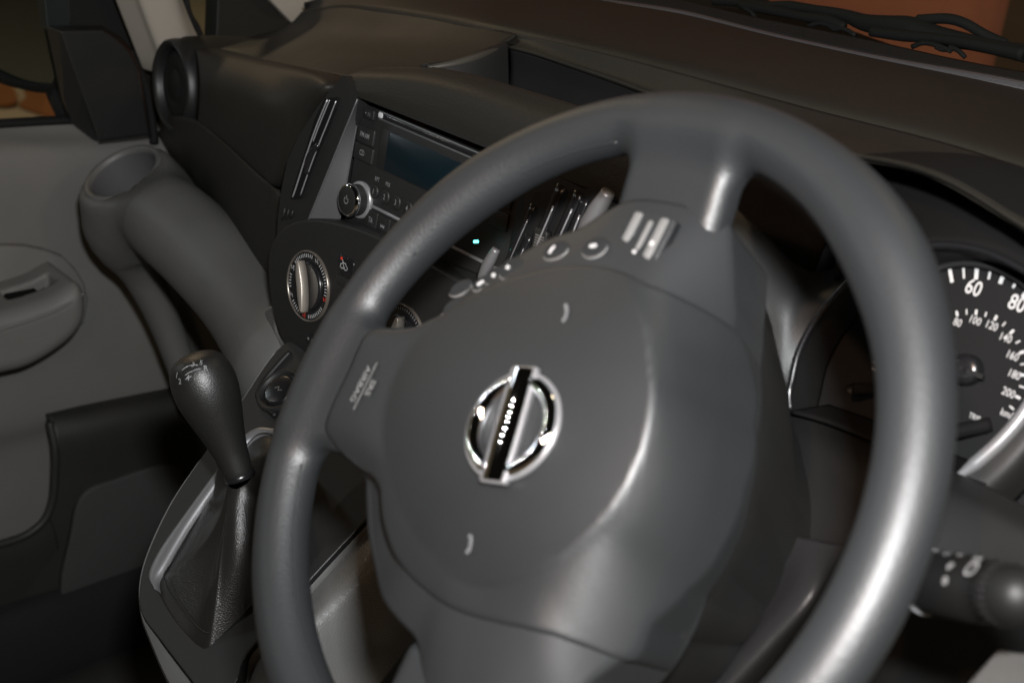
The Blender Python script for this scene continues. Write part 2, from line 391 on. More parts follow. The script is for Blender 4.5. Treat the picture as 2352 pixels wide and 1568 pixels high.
# ------------------------------------------------------------------ steering wheel
WC = np.array([0.36, 0.0, 0.68])
WU = np.array([0.996, -0.087, 0.0]); WV = np.array([0.052, 0.604, 0.795])
WF = Frame(WC, WU, WV)
wheel = thing('steering_wheel', 'large dark grey three-spoke steering wheel turned on its side, in front of the dashboard', 'steering wheel', WC)
RR = 0.1722
def rim_field(P):
    a, b, c = P[:, 0], P[:, 1], P[:, 2]
    q = np.hypot(a, b); th = np.degrees(np.arctan2(b, a))
    r = 0.0150 + 0.0028 * np.exp(-((th - 57) / 15) ** 2) + 0.0012 * np.exp(-((th - 150) / 14) ** 2)
    d = np.hypot((q - RR), c * 1.04) - r
    def box(p0, p1, hw, ht, rnd):
        p0 = np.array(p0); p1 = np.array(p1); ax = p1 - p0; L = np.linalg.norm(ax); ax = ax / L
        m = (p0 + p1) / 2; px = np.array([ax[1], -ax[0], 0]); px /= np.linalg.norm(px); nz = np.cross(ax, px)
        Q = P - m; e = np.abs(np.stack([Q @ ax, Q @ px, Q @ nz], 1)) - np.array([L / 2, hw, ht]) + rnd
        return np.linalg.norm(np.maximum(e, 0), axis=1) + np.minimum(e.max(1), 0) - rnd
    d = smin(d, box((-0.035, 0.168, 0.0), (-0.0165, 0.088, -0.017), 0.0315, 0.0105, 0.009), 0.014)
    d = smin(d, box((-0.165, -0.043, 0.0), (-0.118, -0.030, 0.001), 0.036, 0.0085, 0.007), 0.016)
    d = smin(d, box((0.040, -0.170, 0.0), (0.020, -0.100, -0.006), 0.0285, 0.0105, 0.009), 0.014)
    return d
V, F = iso(rim_field, (-0.2, -0.2, -0.026), (0.2, 0.2, 0.026), 0.0022)
obj('rim', WF.arr(V), F, MT['wheel'], wheel)
# moulding seam round the inner side of the rim
th = np.linspace(0, 2 * np.pi, 241)
def seam_arc(a0, a1, nm):
    t = np.radians(np.linspace(a0, a1, 60)); r = RR - 0.0150 * math.cos(0.45); hh = 0.0150 * math.sin(0.45) / 1.04
    tube_v = tube([WF.w(r * math.cos(x), r * math.sin(x), hh) for x in t], 0.0006, 6)
    obj('seam', tube_v.V, tube_v.F, MT['wheel'], wheel)
seam_arc(116, 165, 's'); seam_arc(212, 262, 's')

def wpts(L):
    """photo spots with a height above the rim plane -> (x, y, h) in the wheel frame"""
    return np.array([WF.px(x, y, h) for x, y, h in L])
HC = (0.0, -0.004)
# one moulded surface for the hub: a gently domed round pad that rolls away to the measured outline
def sstep(a, b, x): t = np.clip((x - a) / (b - a), 0, 1); return t * t * (3 - 2 * t)
PAD = wpts([(1010, 740, .0175), (1100, 690, .0195), (1200, 650, .021), (1300, 628, .022), (1385, 630, .0228), (1445, 668, .0238), (1478, 740, .0248), (1490, 823, .0254), (1497, 923, .0256), (1479, 1016, .0256), (1446, 1095, .025), (1402, 1168, .0243), (1353, 1219, .0236), (1286, 1272, .0225), (1234, 1305, .0215), (1100, 1330, .0205), (980, 1260, .0195), (900, 1100, .0175), (880, 950, .016), (930, 800, .016)])
OUT = wpts([(800, 850, .010), (842, 756, .010), (905, 757, .011), (1010, 722, .0125), (1100, 640, .0140), (1180, 588, .0150), (1330, 520, .0150), (1414, 464, .013), (1560, 456, .0075), (1640, 474, .000), (1690, 560, -.015), (1704, 680, -.025), (1708, 830, -.030), (1704, 950, -.031), (1690, 1100, -.030), (1640, 1240, -.028), (1568, 1345, -.025), (1455, 1495, -.014),
            (1374, 1568, -.008), (1290, 1660, -.003), (1120, 1690, .006), (1000, 1650, .006), (966, 1568, .0065), (967, 1495, .0075), (957, 1459, .0085), (917, 1415, .0095), (871, 1345, .0105), (851, 1285, .0105), (834, 1162, .010), (834, 1084, .009), (790, 1055, .009), (738, 985, .010)])
TT = np.linspace(-np.pi, np.pi, 361)
def ring_smooth(X, n):
    X = X[:-1]
    for _ in range(n): X = (np.roll(X, 1, 0) + 2 * X + np.roll(X, -1, 0)) / 4
    return np.vstack([X, X[:1]])
_pp = ring_smooth(polar(spline(PAD, 160, True), TT, HC), 60); _oo = polar(OUT, TT, HC); _oo = np.column_stack([ring_smooth(_oo[:, :1], 12), ring_smooth(_oo[:, 1:], 160)])
_q = np.vstack([np.c_[_pp[:, 0] * np.cos(TT) + HC[0], _pp[:, 0] * np.sin(TT) + HC[1], _pp[:, 1]]] + [[[0, 0, .0304]]] * 90)
def _basis(x, y): x = x * 20; y = y * 20; return np.stack([np.ones_like(x), x, y, x * x, x * y, y * y], 1)
_cf = np.linalg.lstsq(_basis(_q[:, 0], _q[:, 1]), _q[:, 2], rcond=None)[0]
def hub_h(x, y):
    """height of the moulding above the rim plane"""
    th = np.arctan2(y - HC[1], x - HC[0]); r = np.hypot(x - HC[0], y - HC[1])
    rp = np.interp(th, TT, _pp[:, 0]); ro = np.interp(th, TT, _oo[:, 0]); ho = np.interp(th, TT, _oo[:, 1])
    ex = HC[0] + rp * np.cos(th); ey = HC[1] + rp * np.sin(th); he = _basis(ex, ey) @ _cf
    hin = _basis(x, y) @ _cf; d = np.degrees(th)
    right = sstep(-95, -62, d) * (1 - sstep(40, 85, d))                  # how strongly the flank rolls away
    he2 = he - .0010 * right * sstep(0, .0030, r - rp)
    f = np.clip((r - rp) / np.maximum(ro - rp, .004), 0, 1.15); p = right * (.35 * f + .65 * f ** 2.4) + (1 - right) * (.55 * f + .45 * f * f)
    return np.where(r < rp, hin, he2 + (ho - he) * p)
def hub_shell(name, outer, drop, back, material, parent=wheel, nth=300, nr=46, edge=.0):
    t = np.linspace(-np.pi, np.pi, nth, endpoint=False); O = polar(outer, t, HC)[:, 0]
    for _ in range(2): O = (np.roll(O, 1) + 2 * O + np.roll(O, -1)) / 4
    Vv = [WF.w(HC[0], HC[1], hub_h(np.array([HC[0]]), np.array([HC[1]]))[0] - drop(np.array([0.]), np.array([0.]))[0])]; rings = []
    for f in np.linspace(.03, 1, nr):
        x = HC[0] + O * f * np.cos(t); y = HC[1] + O * f * np.sin(t); h = hub_h(x, y) - drop(t, O * f); rings.append((O * f, h - (edge if f > .999 else 0)))
    r, h = rings[-1]; rings += [(r + .0002, h - .0016), (r - .0006, h - .006), (r - .004, np.minimum(h - .01, back))]
    for r, h in rings: Vv += [WF.w(HC[0] + a * math.cos(x), HC[1] + a * math.sin(x), c) for a, x, c in zip(r, t, h)]
    n = nth; Ff = [[0, 1 + j, 1 + (j + 1) % n] for j in range(n)]
    for i in range(len(rings) - 1):
        for j in range(n): Ff.append([1 + i * n + j, 1 + i * n + (j + 1) % n, 1 + (i + 1) * n + (j + 1) % n, 1 + (i + 1) * n + j])
    return obj(name, Vv, Ff, material, parent)
A_out = wpts([(842, 756, .010), (800, 850, .010), (738, 985, .010), (780, 1030, .009), (834, 1078, .009), (872, 1096, .010), (886, 1125, .012), (889, 1190, .012), (900, 1235, .012), (917, 1279, .012), (946, 1319, .012), (984, 1355, .012), (1024, 1385, .012), (1067, 1408, .012),
              (1110, 1423, .012), (1151, 1433, .0115), (1215, 1447, .010), (1284, 1463, .0075), (1350, 1485, .003), (1410, 1509, -.004), (1452, 1498, -.012), (1500, 1440, -.019), (1568, 1345, -.024), (1640, 1240, -.027), (1690, 1100, -.029), (1706, 950, -.030), (1710, 830, -.029),
              (1702, 772, -.026), (1660, 722, -.007), (1610, 690, .008), (1545, 664, .0175), (1480, 645, .0225), (1385, 612, .0215), (1300, 610, .0215), (1200, 632, .0205), (1100, 675, .018), (1010, 728, .0135), (950, 762, .011), (900, 762, .010)])
cover = hub_shell('airbag_cover', A_out, lambda t, r: np.zeros(len(t)), -.05, MT['cover'], edge=.0004)
B_out = wpts([(905, 757, .000), (960, 756, .005), (1010, 722, .011), (1050, 686, .012), (1100, 640, .0135), (1180, 588, .0145), (1330, 520, .0150), (1414, 464, .013), (1440, 450, .012), (1560, 456, .0085), (1640, 474, .001), (1668, 500, -.006), (1690, 560, -.017), (1702, 680, -.026), (1706, 790, -.031),
              (1702, 950, -.032), (1686, 1100, -.032), (1636, 1240, -.030), (1564, 1345, -.027), (1455, 1495, -.016), (1374, 1568, -.012), (1290, 1660, -.006), (1120, 1690, .005), (1000, 1650, .005), (966, 1568, .005), (967, 1495, .005), (957, 1459, .005), (917, 1415, .003),
              (871, 1345, .002), (851, 1285, .002), (836, 1162, .001), (834, 1084, .001), (790, 1055, .002), (745, 990, .004), (800, 850, .004), (842, 760, .004)])
def bdrop(t, r):
    d = np.degrees(t); left = np.exp(-((np.mod(d, 360) - 228) / 22) ** 4); sp = np.exp(-((np.mod(d, 360) - 190) / 22) ** 4)
    return .0013 + .0075 * left * sstep(.05, .09, r) + .006 * sp
trimo = hub_shell('spoke_trim', B_out, bdrop, -.055, MT['trim'])

# emblem: chrome ring with a bar across
EF = Frame(WF.w(0.0002, -0.0012, hub_h(np.array([.0002]), np.array([-.0012]))[0] + .0008), WU * 0.40 - WV * 0.917, WU * 0.917 + WV * 0.40)
m = lathe(EF, [(0.0172, -0.001), (0.0176, 0.0008), (0.0190, 0.0026), (0.0206, 0.0034), (0.0222, 0.0034), (0.0238, 0.0024), (0.0247, 0.0010), (0.0250, -0.001)], 96)
emb = obj('emblem', m.V, m.F, MT['chrome'], wheel)
m = lathe(EF, [(0.0247, 0.0004), (0.0256, 0.0009), (0.0262, 0.0002), (0.0263, -0.001)], 80); obj('emblem_seat', m.V, m.F, MT['silver'], emb)
m = dome(EF, rrect(0, 0, 0.0556, 0.0150, 0.0016), -0.001, 0.0030, 0.0012, 3); obj('emblem_bar_rim', m.V, m.F, MT['silver'], emb)
bar = MB(); P = []
for k, x in enumerate(np.linspace(-.0266, .0266, 41)):
    for j, y in enumerate(np.linspace(-.0062, .0062, 11)):
        e = 1 - min(1, (abs(y) / .0062)) ** 4; bar.V.append(list(EF.w(x, y, .0030 + .0014 * e - .0004 * (x / .0266) ** 2)))
bar.F = grid_faces(41, 11)
o = obj('emblem_bar', bar.V, bar.F, MT['chrome'], emb)
# SRS AIRBAG moulding on the left spoke: lettering reads downwards
COV = cover
def trim_h(px, py): return on_cover(px, py, trimo)
def on_cover(px, py, cover=None):
    """height of the cover under a photo spot, found on the built mesh"""
    me = (cover or COV).data; Vv = np.array([v.co[:] for v in me.vertices]) + WC
    L = np.stack([(Vv - WC) @ WF.x, (Vv - WC) @ WF.y, (Vv - WC) @ WF.z], 1); h = 0.015
    for _ in range(12):
        q = WF.px(px, py, h); d = np.hypot(L[:, 0] - q[0], L[:, 1] - q[1]); k = np.argsort(d)[:4]
        k = k[L[k, 2] > -0.012] if (L[k, 2] > -0.012).any() else k
        h = 0.5 * h + 0.5 * L[k, 2].mean()
    return h
h0 = on_cover(842, 885) + 0.0012
q0 = WF.px(818, 938, h0); q1 = WF.px(868, 832, h0); dr = q0 - q1; dr /= np.linalg.norm(dr)
xw = WF.x * dr[0] + WF.y * dr[1]
pc = [WF.w(*WF.px(x, y, on_cover(x, y))) for x, y in ((843, 888), (818, 938), (868, 838), (832, 880), (856, 896))]
TF = Frame(pc[0], pc[1] - pc[2], pc[4] - pc[3]); TF.o = TF.o + TF.z * .0012
m = text_mesh(TF, 'SRS', 0.0062, 0.0, 0.0045, 0, 0.95, 0.00012); text_mesh(TF, 'AIRBAG', 0.0062, 0.0, -0.0048, 0, 0.95, 0.00012, m); stroke(TF, [(-0.0135, 0), (0.0135, 0)], 0.0009, 0, m)
obj('airbag_lettering', m.V, m.F, MT['greyprint'], wheel, smooth=False)
# two small moulded horn signs
for (x, y) in ((1297, 718), (1077, 1248)):
    hh = on_cover(x, y) + 0.0008; c = WF.px(x, y, hh); HF = Frame(WF.w(*c), xw * 0.93 + np.cross(WF.z, xw) * 0.36, np.cross(WF.z, xw))
    m = MB(); stroke(HF, [(-0.0044, -.0006), (-.0026, .0007), (0.0, 0.0011), (.0026, .0007), (.0044, -.0008)], 0.0019, 0, m)
    obj('horn_sign', m.V, m.F, MT['mould'], wheel, smooth=False)
# audio buttons on the strip above the cover
def strip_frame(px, py, h=0.0165, rot=0.0):
    return Frame(WF.w(*WF.px(px, py, h)), WF.x * math.cos(rot) + WF.y * math.sin(rot), -WF.x * math.sin(rot) + WF.y * math.cos(rot))
def steer_button(px, py, rx, ry, rot, h=0.0150, mark=None):
    h = trim_h(px, py) + .0002; f = strip_frame(px, py, h, rot)
    d = dome(f, circ(0, 0, rx, 28, ry), -0.003, 0.0007, 0.0005, 3)
    b = obj('audio_button', d.V, d.F, MT['button'], wheel)
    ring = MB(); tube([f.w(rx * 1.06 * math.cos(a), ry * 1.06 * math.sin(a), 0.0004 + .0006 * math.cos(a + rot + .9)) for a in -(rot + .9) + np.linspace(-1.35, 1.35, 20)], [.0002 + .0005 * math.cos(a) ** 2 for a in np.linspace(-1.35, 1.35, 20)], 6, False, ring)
    obj('button_glint', ring.V, ring.F, MT['rocker'], b)  # pale crescent towards the lower right: a highlight put into the shape
    if mark:
        g = f.sub(*mark[0], 0.0008); m = MB()
        if mark[1] == 'dot': prism(g, circ(0, 0, 0.0012, 14), 0, 0.0004, m)
        elif mark[1] == 'bar': prism(g, rrect(0, 0, 0.0042, 0.0018, 0.0008), 0, 0.0004, m)
        else: stroke(g, [(-0.0014, -0.0016), (-0.0006, 0.0), (0.0004, 0.0012), (0.0016, 0.0014)], 0.0018, 0.0002, m)
        obj('button_mark', m.V, m.F, MT['white'], b, smooth=False)
steer_button(1278, 576, 0.0072, 0.0052, 0.6, 0.0150, ((-0.002, 0.0005), 'bent'))
steer_button(1368, 569, 0.0070, 0.0056, 0.5, 0.0150, ((-0.001, 0.0006), 'bar'))
steer_button(1175, 617, 0.0068, 0.0060, 0.8, 0.0145, ((-0.0016, 0.001), 'dot'))
steer_button(1136, 634, 0.0056, 0.0050, 0.9, 0.0140, ((0.0, 0.0), 'dot'))
steer_button(1106, 652, 0.0050, 0.0040, 1.0, 0.0135, ((0.0, 0.0), 'bar'))
steer_button(1060, 662, 0.0072, 0.0044, 0.8, 0.0120)
steer_button(1044, 706, 0.0072, 0.0050, 0.9, 0.0125)
# rocker in a bright frame
RH = trim_h(1482, 546) - .0002
pA, pB, pC, pD = [WF.px(x, y, RH) for x, y in ((1458, 487), (1556, 508), (1500, 610), (1412, 584))]
o = strip_frame(1482, 546, RH)
ex = (pB - pA + pC - pD); ey = (pA - pD + pB - pC); lx = np.linalg.norm(ex) / 2; ly = np.linalg.norm(ey) / 2
KF = Frame(o.o, WF.x * ex[0] + WF.y * ex[1], WF.x * ey[0] + WF.y * ey[1])
d = dome(KF, rrect(0, 0, lx * 1.0, ly * 1.04, 0.0018), -0.004, 0.0010, 0.0006, 2); rk = obj('rocker_switch', d.V, d.F, MT['trim'], wheel)
for cx_, wd_ in ((-lx * 0.34, 0.0042), (lx * 0.30, 0.0042)):
    d = dome(KF, rrect(cx_, 0, wd_, ly * 0.94, 0.001), 0.0, 0.0026, 0.0009, 3); obj('rocker_bar', d.V, d.F, MT['rocker'], rk)
d = dome(KF, rrect(0.0004, -0.001, 0.0022, ly * 0.8, 0.001), 0.0, 0.0026, 0.0008, 3); obj('rocker_slider', d.V, d.F, MT['rocker'], rk)
for cc in ((0.0004, -ly * 0.40), (lx * 0.30, -ly * 0.12)):
    d = dome(KF.sub(*cc, 0.0028), circ(0, 0, 0.0013, 14), 0, 0.0006, 0.0003, 2); obj('rocker_mark', d.V, d.F, MT['white'], rk)

# ------------------------------------------------------------------ dashboard
dash = thing('dashboard', 'black moulded dashboard with an open tray on top, spanning the cabin under the windscreen', 'dashboard', (0.0, 0.3, 0.6))
PN = (-0.30, -1.0, 0.0)                                   # passenger side front runs forward to the left
def pf(px, py, off=0.0):
    n = np.array(PN) / np.linalg.norm(PN); return onplane(px, py, np.array([-0.17, 0.21, 0.6]) - n * off, n)
rows = [
    [at(690, 32, x=-.625), at(784, 13, y=.47), at(880, 24, y=.432), at(984, 37, y=.40), at(1117, 63, y=.36), at(1185, 78, y=.345)],
    [at(655, 62, x=-.648), at(735, 66, y=.43), at(800, 76, y=.41), at(905, 88, y=.375), at(1040, 105, y=.33), at(1120, 118, y=.312)],
    [at(520, 95, x=-.655), at(620, 112, y=.385), at(700, 122, y=.36), at(810, 128, y=.335), at(940, 146, y=.29), at(1010, 158, y=.27)],
    [at(442, 101, x=-.650), at(525, 118, y=.385), at(610, 138, y=.345), at(700, 157, y=.305), at(790, 175, y=.252), at(850, 190, y=.225)],
]
patch('passenger_top', rows, MT['dash'], dash, 40, 80)
# top pad running along the windscreen
far = [(-.625, .520, .660), at(980, -75, y=.575), at(1180, -40, y=.565), at(1374, 0, y=.555), at(1568, 33, y=.553), at(1768, 82, y=.553), at(2001, 133, y=.553), at(2352, 206, y=.553), (0.52, 0.553, 0.775), (0.75, 0.545, 0.76)]
near = [at(690, 30, x=-.625), at(784, 11, y=.468), at(984, 35, y=.398), at(1117, 61, y=.358), at(1251, 90, y=.345), at(1417, 127, y=.345), at(1568, 165, y=.345), at(1868, 247, y=.345), at(2168, 323, y=.34), at(2420, 400, y=.325)]
mid = [(np.array(a) * .5 + np.array(b) * .5) + np.array([0, 0, .006]) for a, b in zip(far, near)]
lip = [np.array(b) + np.array([0, -.004, -.007]) for b in near]
nr = [np.array(b) + np.array([0, .006, .003]) for b in near]
patch('top_pad', [far, mid, nr, near, lip], MT['dash'], dash, 60, 120)
# strip between pad and tray, tray hood line, driver side top and cluster hood
s0 = [at(1100, 58, y=.364), at(1251, 92, y=.344), at(1417, 130, y=.344), at(1568, 169, y=.344), at(1868, 251, y=.344), at(2168, 327, y=.339), at(2420, 405, y=.325)]
s1 = [at(1165, 102, y=.335), at(1240, 122, y=.334), at(1400, 172, y=.334), at(1568, 226, y=.330), at(1830, 282, y=.322), at(2090, 340, y=.312), at(2400, 455, y=.29)]
s2 = [at(1166, 106, y=.333), at(1240, 127, y=.332), at(1400, 178, y=.330), at(1560, 240, y=.322), at(1800, 330, y=.285), at(2050, 362, y=.270), at(2380, 500, y=.245)]
patch('tray_rear_strip', [s0, s1, s2], MT['dash'], dash, 14, 90)
h0 = [at(1700, 250, y=.330), at(1868, 292, y=.322), at(2090, 342, y=.311), at(2400, 457, y=.289), (0.56, .27, .775)]
h1 = [at(1820, 330, y=.285), at(1960, 350, y=.270), at(2120, 375, y=.262), at(2380, 490, y=.250), (0.56, .23, .775)]
h2 = [at(1880, 356, y=.262), at(1975, 359, y=.255), at(2151, 402, y=.235), at(2352, 519, y=.222), (0.56, .20, .762)]
h3 = [at(1885, 362, y=.264), at(1975, 366, y=.256), at(2150, 412, y=.237), at(2350, 530, y=.224), (0.56, .202, .752)]
patch('cluster_hood', [h0, h1, h2, h3], MT['dash'], dash, 24, 60, 0.004)
# tray: left cheek, floor, rear wall, and front hood over the radio
edgeL = [at(985, 154, y=.243), at(1040, 145, y=.262), at(1090, 131, y=.283), at(1130, 116, y=.305), at(1168, 102, y=.333)]
patch('tray_cheek', [[e + np.array([-.010, 0.0, -.001]) for e in edgeL], [e + np.array([-.003, 0, .0015]) for e in edgeL], edgeL, [e + np.array([.003, -.002, -.004]) for e in edgeL], [e + np.array([.012, -.004, -.045]) for e in edgeL]], MT['dash2'], dash, 30, 40)
t_ = tube(spline([e + np.array([-.001, 0, -.0012]) for e in edgeL], 30), [.0012 + .0022 * math.sin(math.pi * min(1, (i + 3) / 28)) for i in range(30)], 10); obj('tray_edge_glint', t_.V, t_.F, MT['traye'], dash)
rr_ = [at(1168, 104, y=.3335), at(1280, 137, y=.3335), at(1400, 176, y=.332), at(1568, 232, y=.328), at(1830, 300, y=.322), at(2090, 350, y=.312)]
patch('tray_rear_wall', [rr_, [r + np.array([0, .004, -.02]) for r in rr_], [r + np.array([.004, 0.0, -.055]) for r in rr_]], MT['blackm'], dash, 10, 60)
fl0 = [(-.06, .345, .706), (0.02, .345, .702), (.14, .345, .702), (.24, .345, .702)]
fl1 = [(-.06, .300, .702), (0.02, .295, .700), (.14, .295, .700), (.23, .295, .700)]
fl2 = [(-.06, .222, .716), (0.02, .222, .715), (.14, .222, .715), (.20, .222, .715)]
patch('tray_floor', [fl0, fl1, fl2], MT['dash2'], dash, 20, 40)
rib = tube([(.043, .335, .716), (.041, .31, .7085), (.040, .28, .7085), (.039, .25, .712)], 0.0016, 8)
obj('tray_rib', rib.V, rib.F, MT['dash2'], dash)
# centre hood above the radio
c0 = [at(818, 170, y=.248), at(868, 158, y=.247), at(930, 153, y=.250), at(985, 155, y=.250), at(1090, 174, y=.250), at(1200, 205, y=.250), at(1320, 241, y=.250), at(1500, 300, y=.250), (.23, .25, .748)]
c1 = [at(792, 180, y=.238), at(830, 163, y=.236), at(900, 160, y=.236), at(985, 164, y=.236), at(1090, 186, y=.236), at(1190, 218, y=.236), at(1300, 255, y=.236), at(1480, 320, y=.236), (.225, .236, .748)]
c2 = [at(764, 198, y=.2265), at(795, 178, y=.224), at(870, 176, y=.222), at(965, 187, y=.222), at(1060, 209, y=.222), at(1150, 240, y=.222), at(1260, 283, y=.222), at(1440, 350, y=.222), (.22, .222, .742)]
c3 = [at(752, 218, y=.2165), at(795, 205, y=.216), at(870, 212, y=.215), at(960, 234, y=.215), at(1050, 262, y=.215), at(1120, 292, y=.215), at(1240, 340, y=.215), at(1420, 415, y=.215), (.215, .215, .725)]
c4 = [at(772, 226, y=.2135), at(815, 224, y=.214), at(870, 242, y=.213), at(960, 276, y=.213), at(1050, 312, y=.213), at(1125, 343, y=.213), at(1240, 392, y=.213), at(1420, 465, y=.213), (.21, .213, .710)]
cb = [c + np.array([0.004, .012, -.03]) for c in c0]
patch('centre_hood', [cb, c0, c1, c2, c3, c4], MT['dash'], dash, 50, 90, 0.002)
# passenger front panel, upper part and glovebox lid below the groove
P0 = [at(442, 100, x=-.650), at(525, 117, y=.385), at(610, 137, y=.345), at(700, 156, y=.305), at(778, 172, y=.258)]
P1 = [pf(452, 128, .010), pf(540, 142, .012), pf(620, 162, .012), pf(690, 184, .012), pf(748, 198, .012)]
P2 = [pf(458, 200, -.012), pf(540, 212, -.010), pf(605, 232, -.008), pf(655, 254, .0), pf(697, 275, .006)]
P3 = [pf(455, 272, -.010), pf(522, 325, -.009), pf(578, 377, -.006), pf(610, 405, -.003), pf(632, 424, 0)]
P3e = [pf(454, 275, .000), pf(521, 329, .001), pf(577, 381, .003), pf(609, 409, .005), pf(631, 429, .006)]
tuck = lambda r: list(r) + [np.array(r[-1]) + np.array([.003, .015, -.003]), np.array(r[-1]) + np.array([.006, .06, -.010])]
patch('passenger_panel', [tuck(r) for r in (P0, P1, P2, P3, P3e)], MT['dash'], dash, 60, 60)
g0 = [pf(380, 262, .002), pf(453, 277, .001), pf(520, 331, .001), pf(576, 383, .002), pf(609, 412, .004), pf(640, 434, .004)]
g1 = [pf(379, 268, -.008), pf(452, 283, -.009), pf(519, 336, -.008), pf(575, 388, -.006), pf(609, 418, -.003), pf(641, 442, -.001)]
g2 = [pf(372, 290, -.008), pf(430, 345, -.008), pf(520, 430, -.006), pf(580, 500, -.004), pf(620, 550, 0), pf(642, 590, .002)]
g3 = [pf(362, 303, .000), pf(405, 366, 0), pf(527, 523, .003), pf(587, 603, .004), pf(617, 669, .006), pf(640, 775, .008)]
g4 = [pf(364, 306, .02), pf(407, 369, .02), pf(529, 526, .022), pf(589, 606, .022), pf(619, 671, .022), pf(642, 780, .022)]
patch('glovebox_lid', [tuck(r) for r in (g0, g1, g2, g3, g4)], MT['dash'], dash, 50, 80)

# round air vent in the dash end
vent = thing('round_air_vent', 'round black air vent with glossy ring at the dashboard end by the door', 'air vent', (-0.648, 0.36, 0.568))
vc = at(400, 198, y=.345)
VF = Frame(vc, (1, -0.10, 0), (0, 0.06, 1))
m = lathe(VF, [(0.0520, -0.075), (0.0535, -0.02), (0.0540, -0.004), (0.0525, 0.004), (0.0495, 0.0065), (0.0460, 0.005), (0.0440, 0.0), (0.0420, -0.012)], 64)
obj('vent_ring', m.V, m.F, MT['covr'], vent)
m = lathe(VF, [(0.0, 0.0015), (0.016, 0.001), (0.018, -0.001), (0.020, -0.001), (0.022, 0.0005), (0.034, -0.001), (0.0435, -0.006), (0.044, -0.03)], 56)
obj('vent_disc', m.V, m.F, MT['blackm'], vent)
# barrel of dash material behind the ring
m = lathe(VF, [(0.0540, -0.012), (0.0560, -0.018), (0.0575, -0.05), (0.055, -0.12)], 56)
obj('vent_barrel', m.V, m.F, MT['dash'], dash)

# ------------------------------------------------------------------ centre stack
FF = Frame((0.0, 0.2055, 0.658), (1, 0, 0), (0, 0.134, 0.991))       # face of the stack
def fp(px, py, h=0.0): return FF.px(px, py, h)
def fxy(px, py, h=0.0): return tuple(FF.px(px, py, h)[:2])
def plate_with_hole(fr, outer, hole, h0, h1, n=72):
    """flat plate with an opening, both outlines resampled by angle"""
    c = np.mean(np.array(hole), 0); t = np.linspace(-np.pi, np.pi, n, endpoint=False)
    def ray(P, a):
        P = np.array(P) - c; Q = np.roll(P, -1, 0); d = np.array([math.cos(a), math.sin(a)]); best = 0
        for p, q in zip(P, Q):
            e = q - p; den = d[0] * e[1] - d[1] * e[0]
            if abs(den) < 1e-12: continue
            s = (p[0] * e[1] - p[1] * e[0]) / den; u = (p[0] * d[1] - p[1] * d[0]) / den
            if s > 0 and -1e-6 <= u <= 1 + 1e-6: best = max(best, s)
        return c + d * best
    ang = np.concatenate([t, [math.atan2(*(np.array(p) - c)[::-1]) for p in list(outer) + list(hole)]]); ang = np.unique(np.round(ang, 5))
    O = [ray(outer, a) for a in ang]; H = [ray(hole, a) for a in ang]; k = len(ang); V = []; 
    for ring, h in ((O, h0), (O, h1), (H, h1), (H, h0)): V += [fr.w(x, y, h) for x, y in ring]
    F = []
    for i in range(3):
        for j in range(k): F.append([i * k + j, i * k + (j + 1) % k, (i + 1) * k + (j + 1) % k, (i + 1) * k + j])
    return V, F
# outline of the upper stack plate in face coordinates, from the photo, right half mirrored
lo = [fxy(788, 174), fxy(757, 211), fxy(728, 248), fxy(686, 313), fxy(660, 370), fxy(648, 425), fxy(638, 500), fxy(636, 550)]
ro = [(0.205, 0.052), (0.215, 0.0), (0.215, -0.08), (0.205, -0.118)]
top_outer = lo[::-1][0:0]
outer = [(-0.178, -0.118)] + lo[::-1] + [fxy(822, 224), (0.0, 0.056), (0.10, 0.056)] + ro
hole = [fxy(703, 514), fxy(819, 222), (0.108, 0.0545), (0.108, -0.043)]
V, F = plate_with_hole(FF, outer, hole, -0.05, 0.0)
obj('stack_plate', V, F, MT['dash2'], dash, smooth=False, bevel=0.0012)
# slanted cheek between the plate and the radio, catches the flash
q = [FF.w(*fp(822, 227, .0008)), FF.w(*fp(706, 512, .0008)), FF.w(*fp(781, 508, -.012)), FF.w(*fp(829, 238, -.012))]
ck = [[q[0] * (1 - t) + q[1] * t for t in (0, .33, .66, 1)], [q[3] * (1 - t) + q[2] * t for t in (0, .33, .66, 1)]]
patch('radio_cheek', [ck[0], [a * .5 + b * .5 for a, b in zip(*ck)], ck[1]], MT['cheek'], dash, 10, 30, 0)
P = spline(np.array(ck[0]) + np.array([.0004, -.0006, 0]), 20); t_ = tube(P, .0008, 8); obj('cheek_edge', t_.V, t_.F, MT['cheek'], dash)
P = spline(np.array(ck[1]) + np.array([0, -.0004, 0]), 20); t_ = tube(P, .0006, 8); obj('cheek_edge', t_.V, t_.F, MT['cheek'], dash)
q2 = [FF.w(*fp(704, 513, .001)), FF.w(0.108, -0.042, .001), FF.w(0.095, -0.036, -.012), FF.w(*fp(783, 509, -.012))]
patch('radio_sill', [[q2[0], (q2[0] + q2[1]) / 2, q2[1]], [q2[3], (q2[2] + q2[3]) / 2, q2[2]]], MT['dash2'], dash, 6, 20, 0.002)
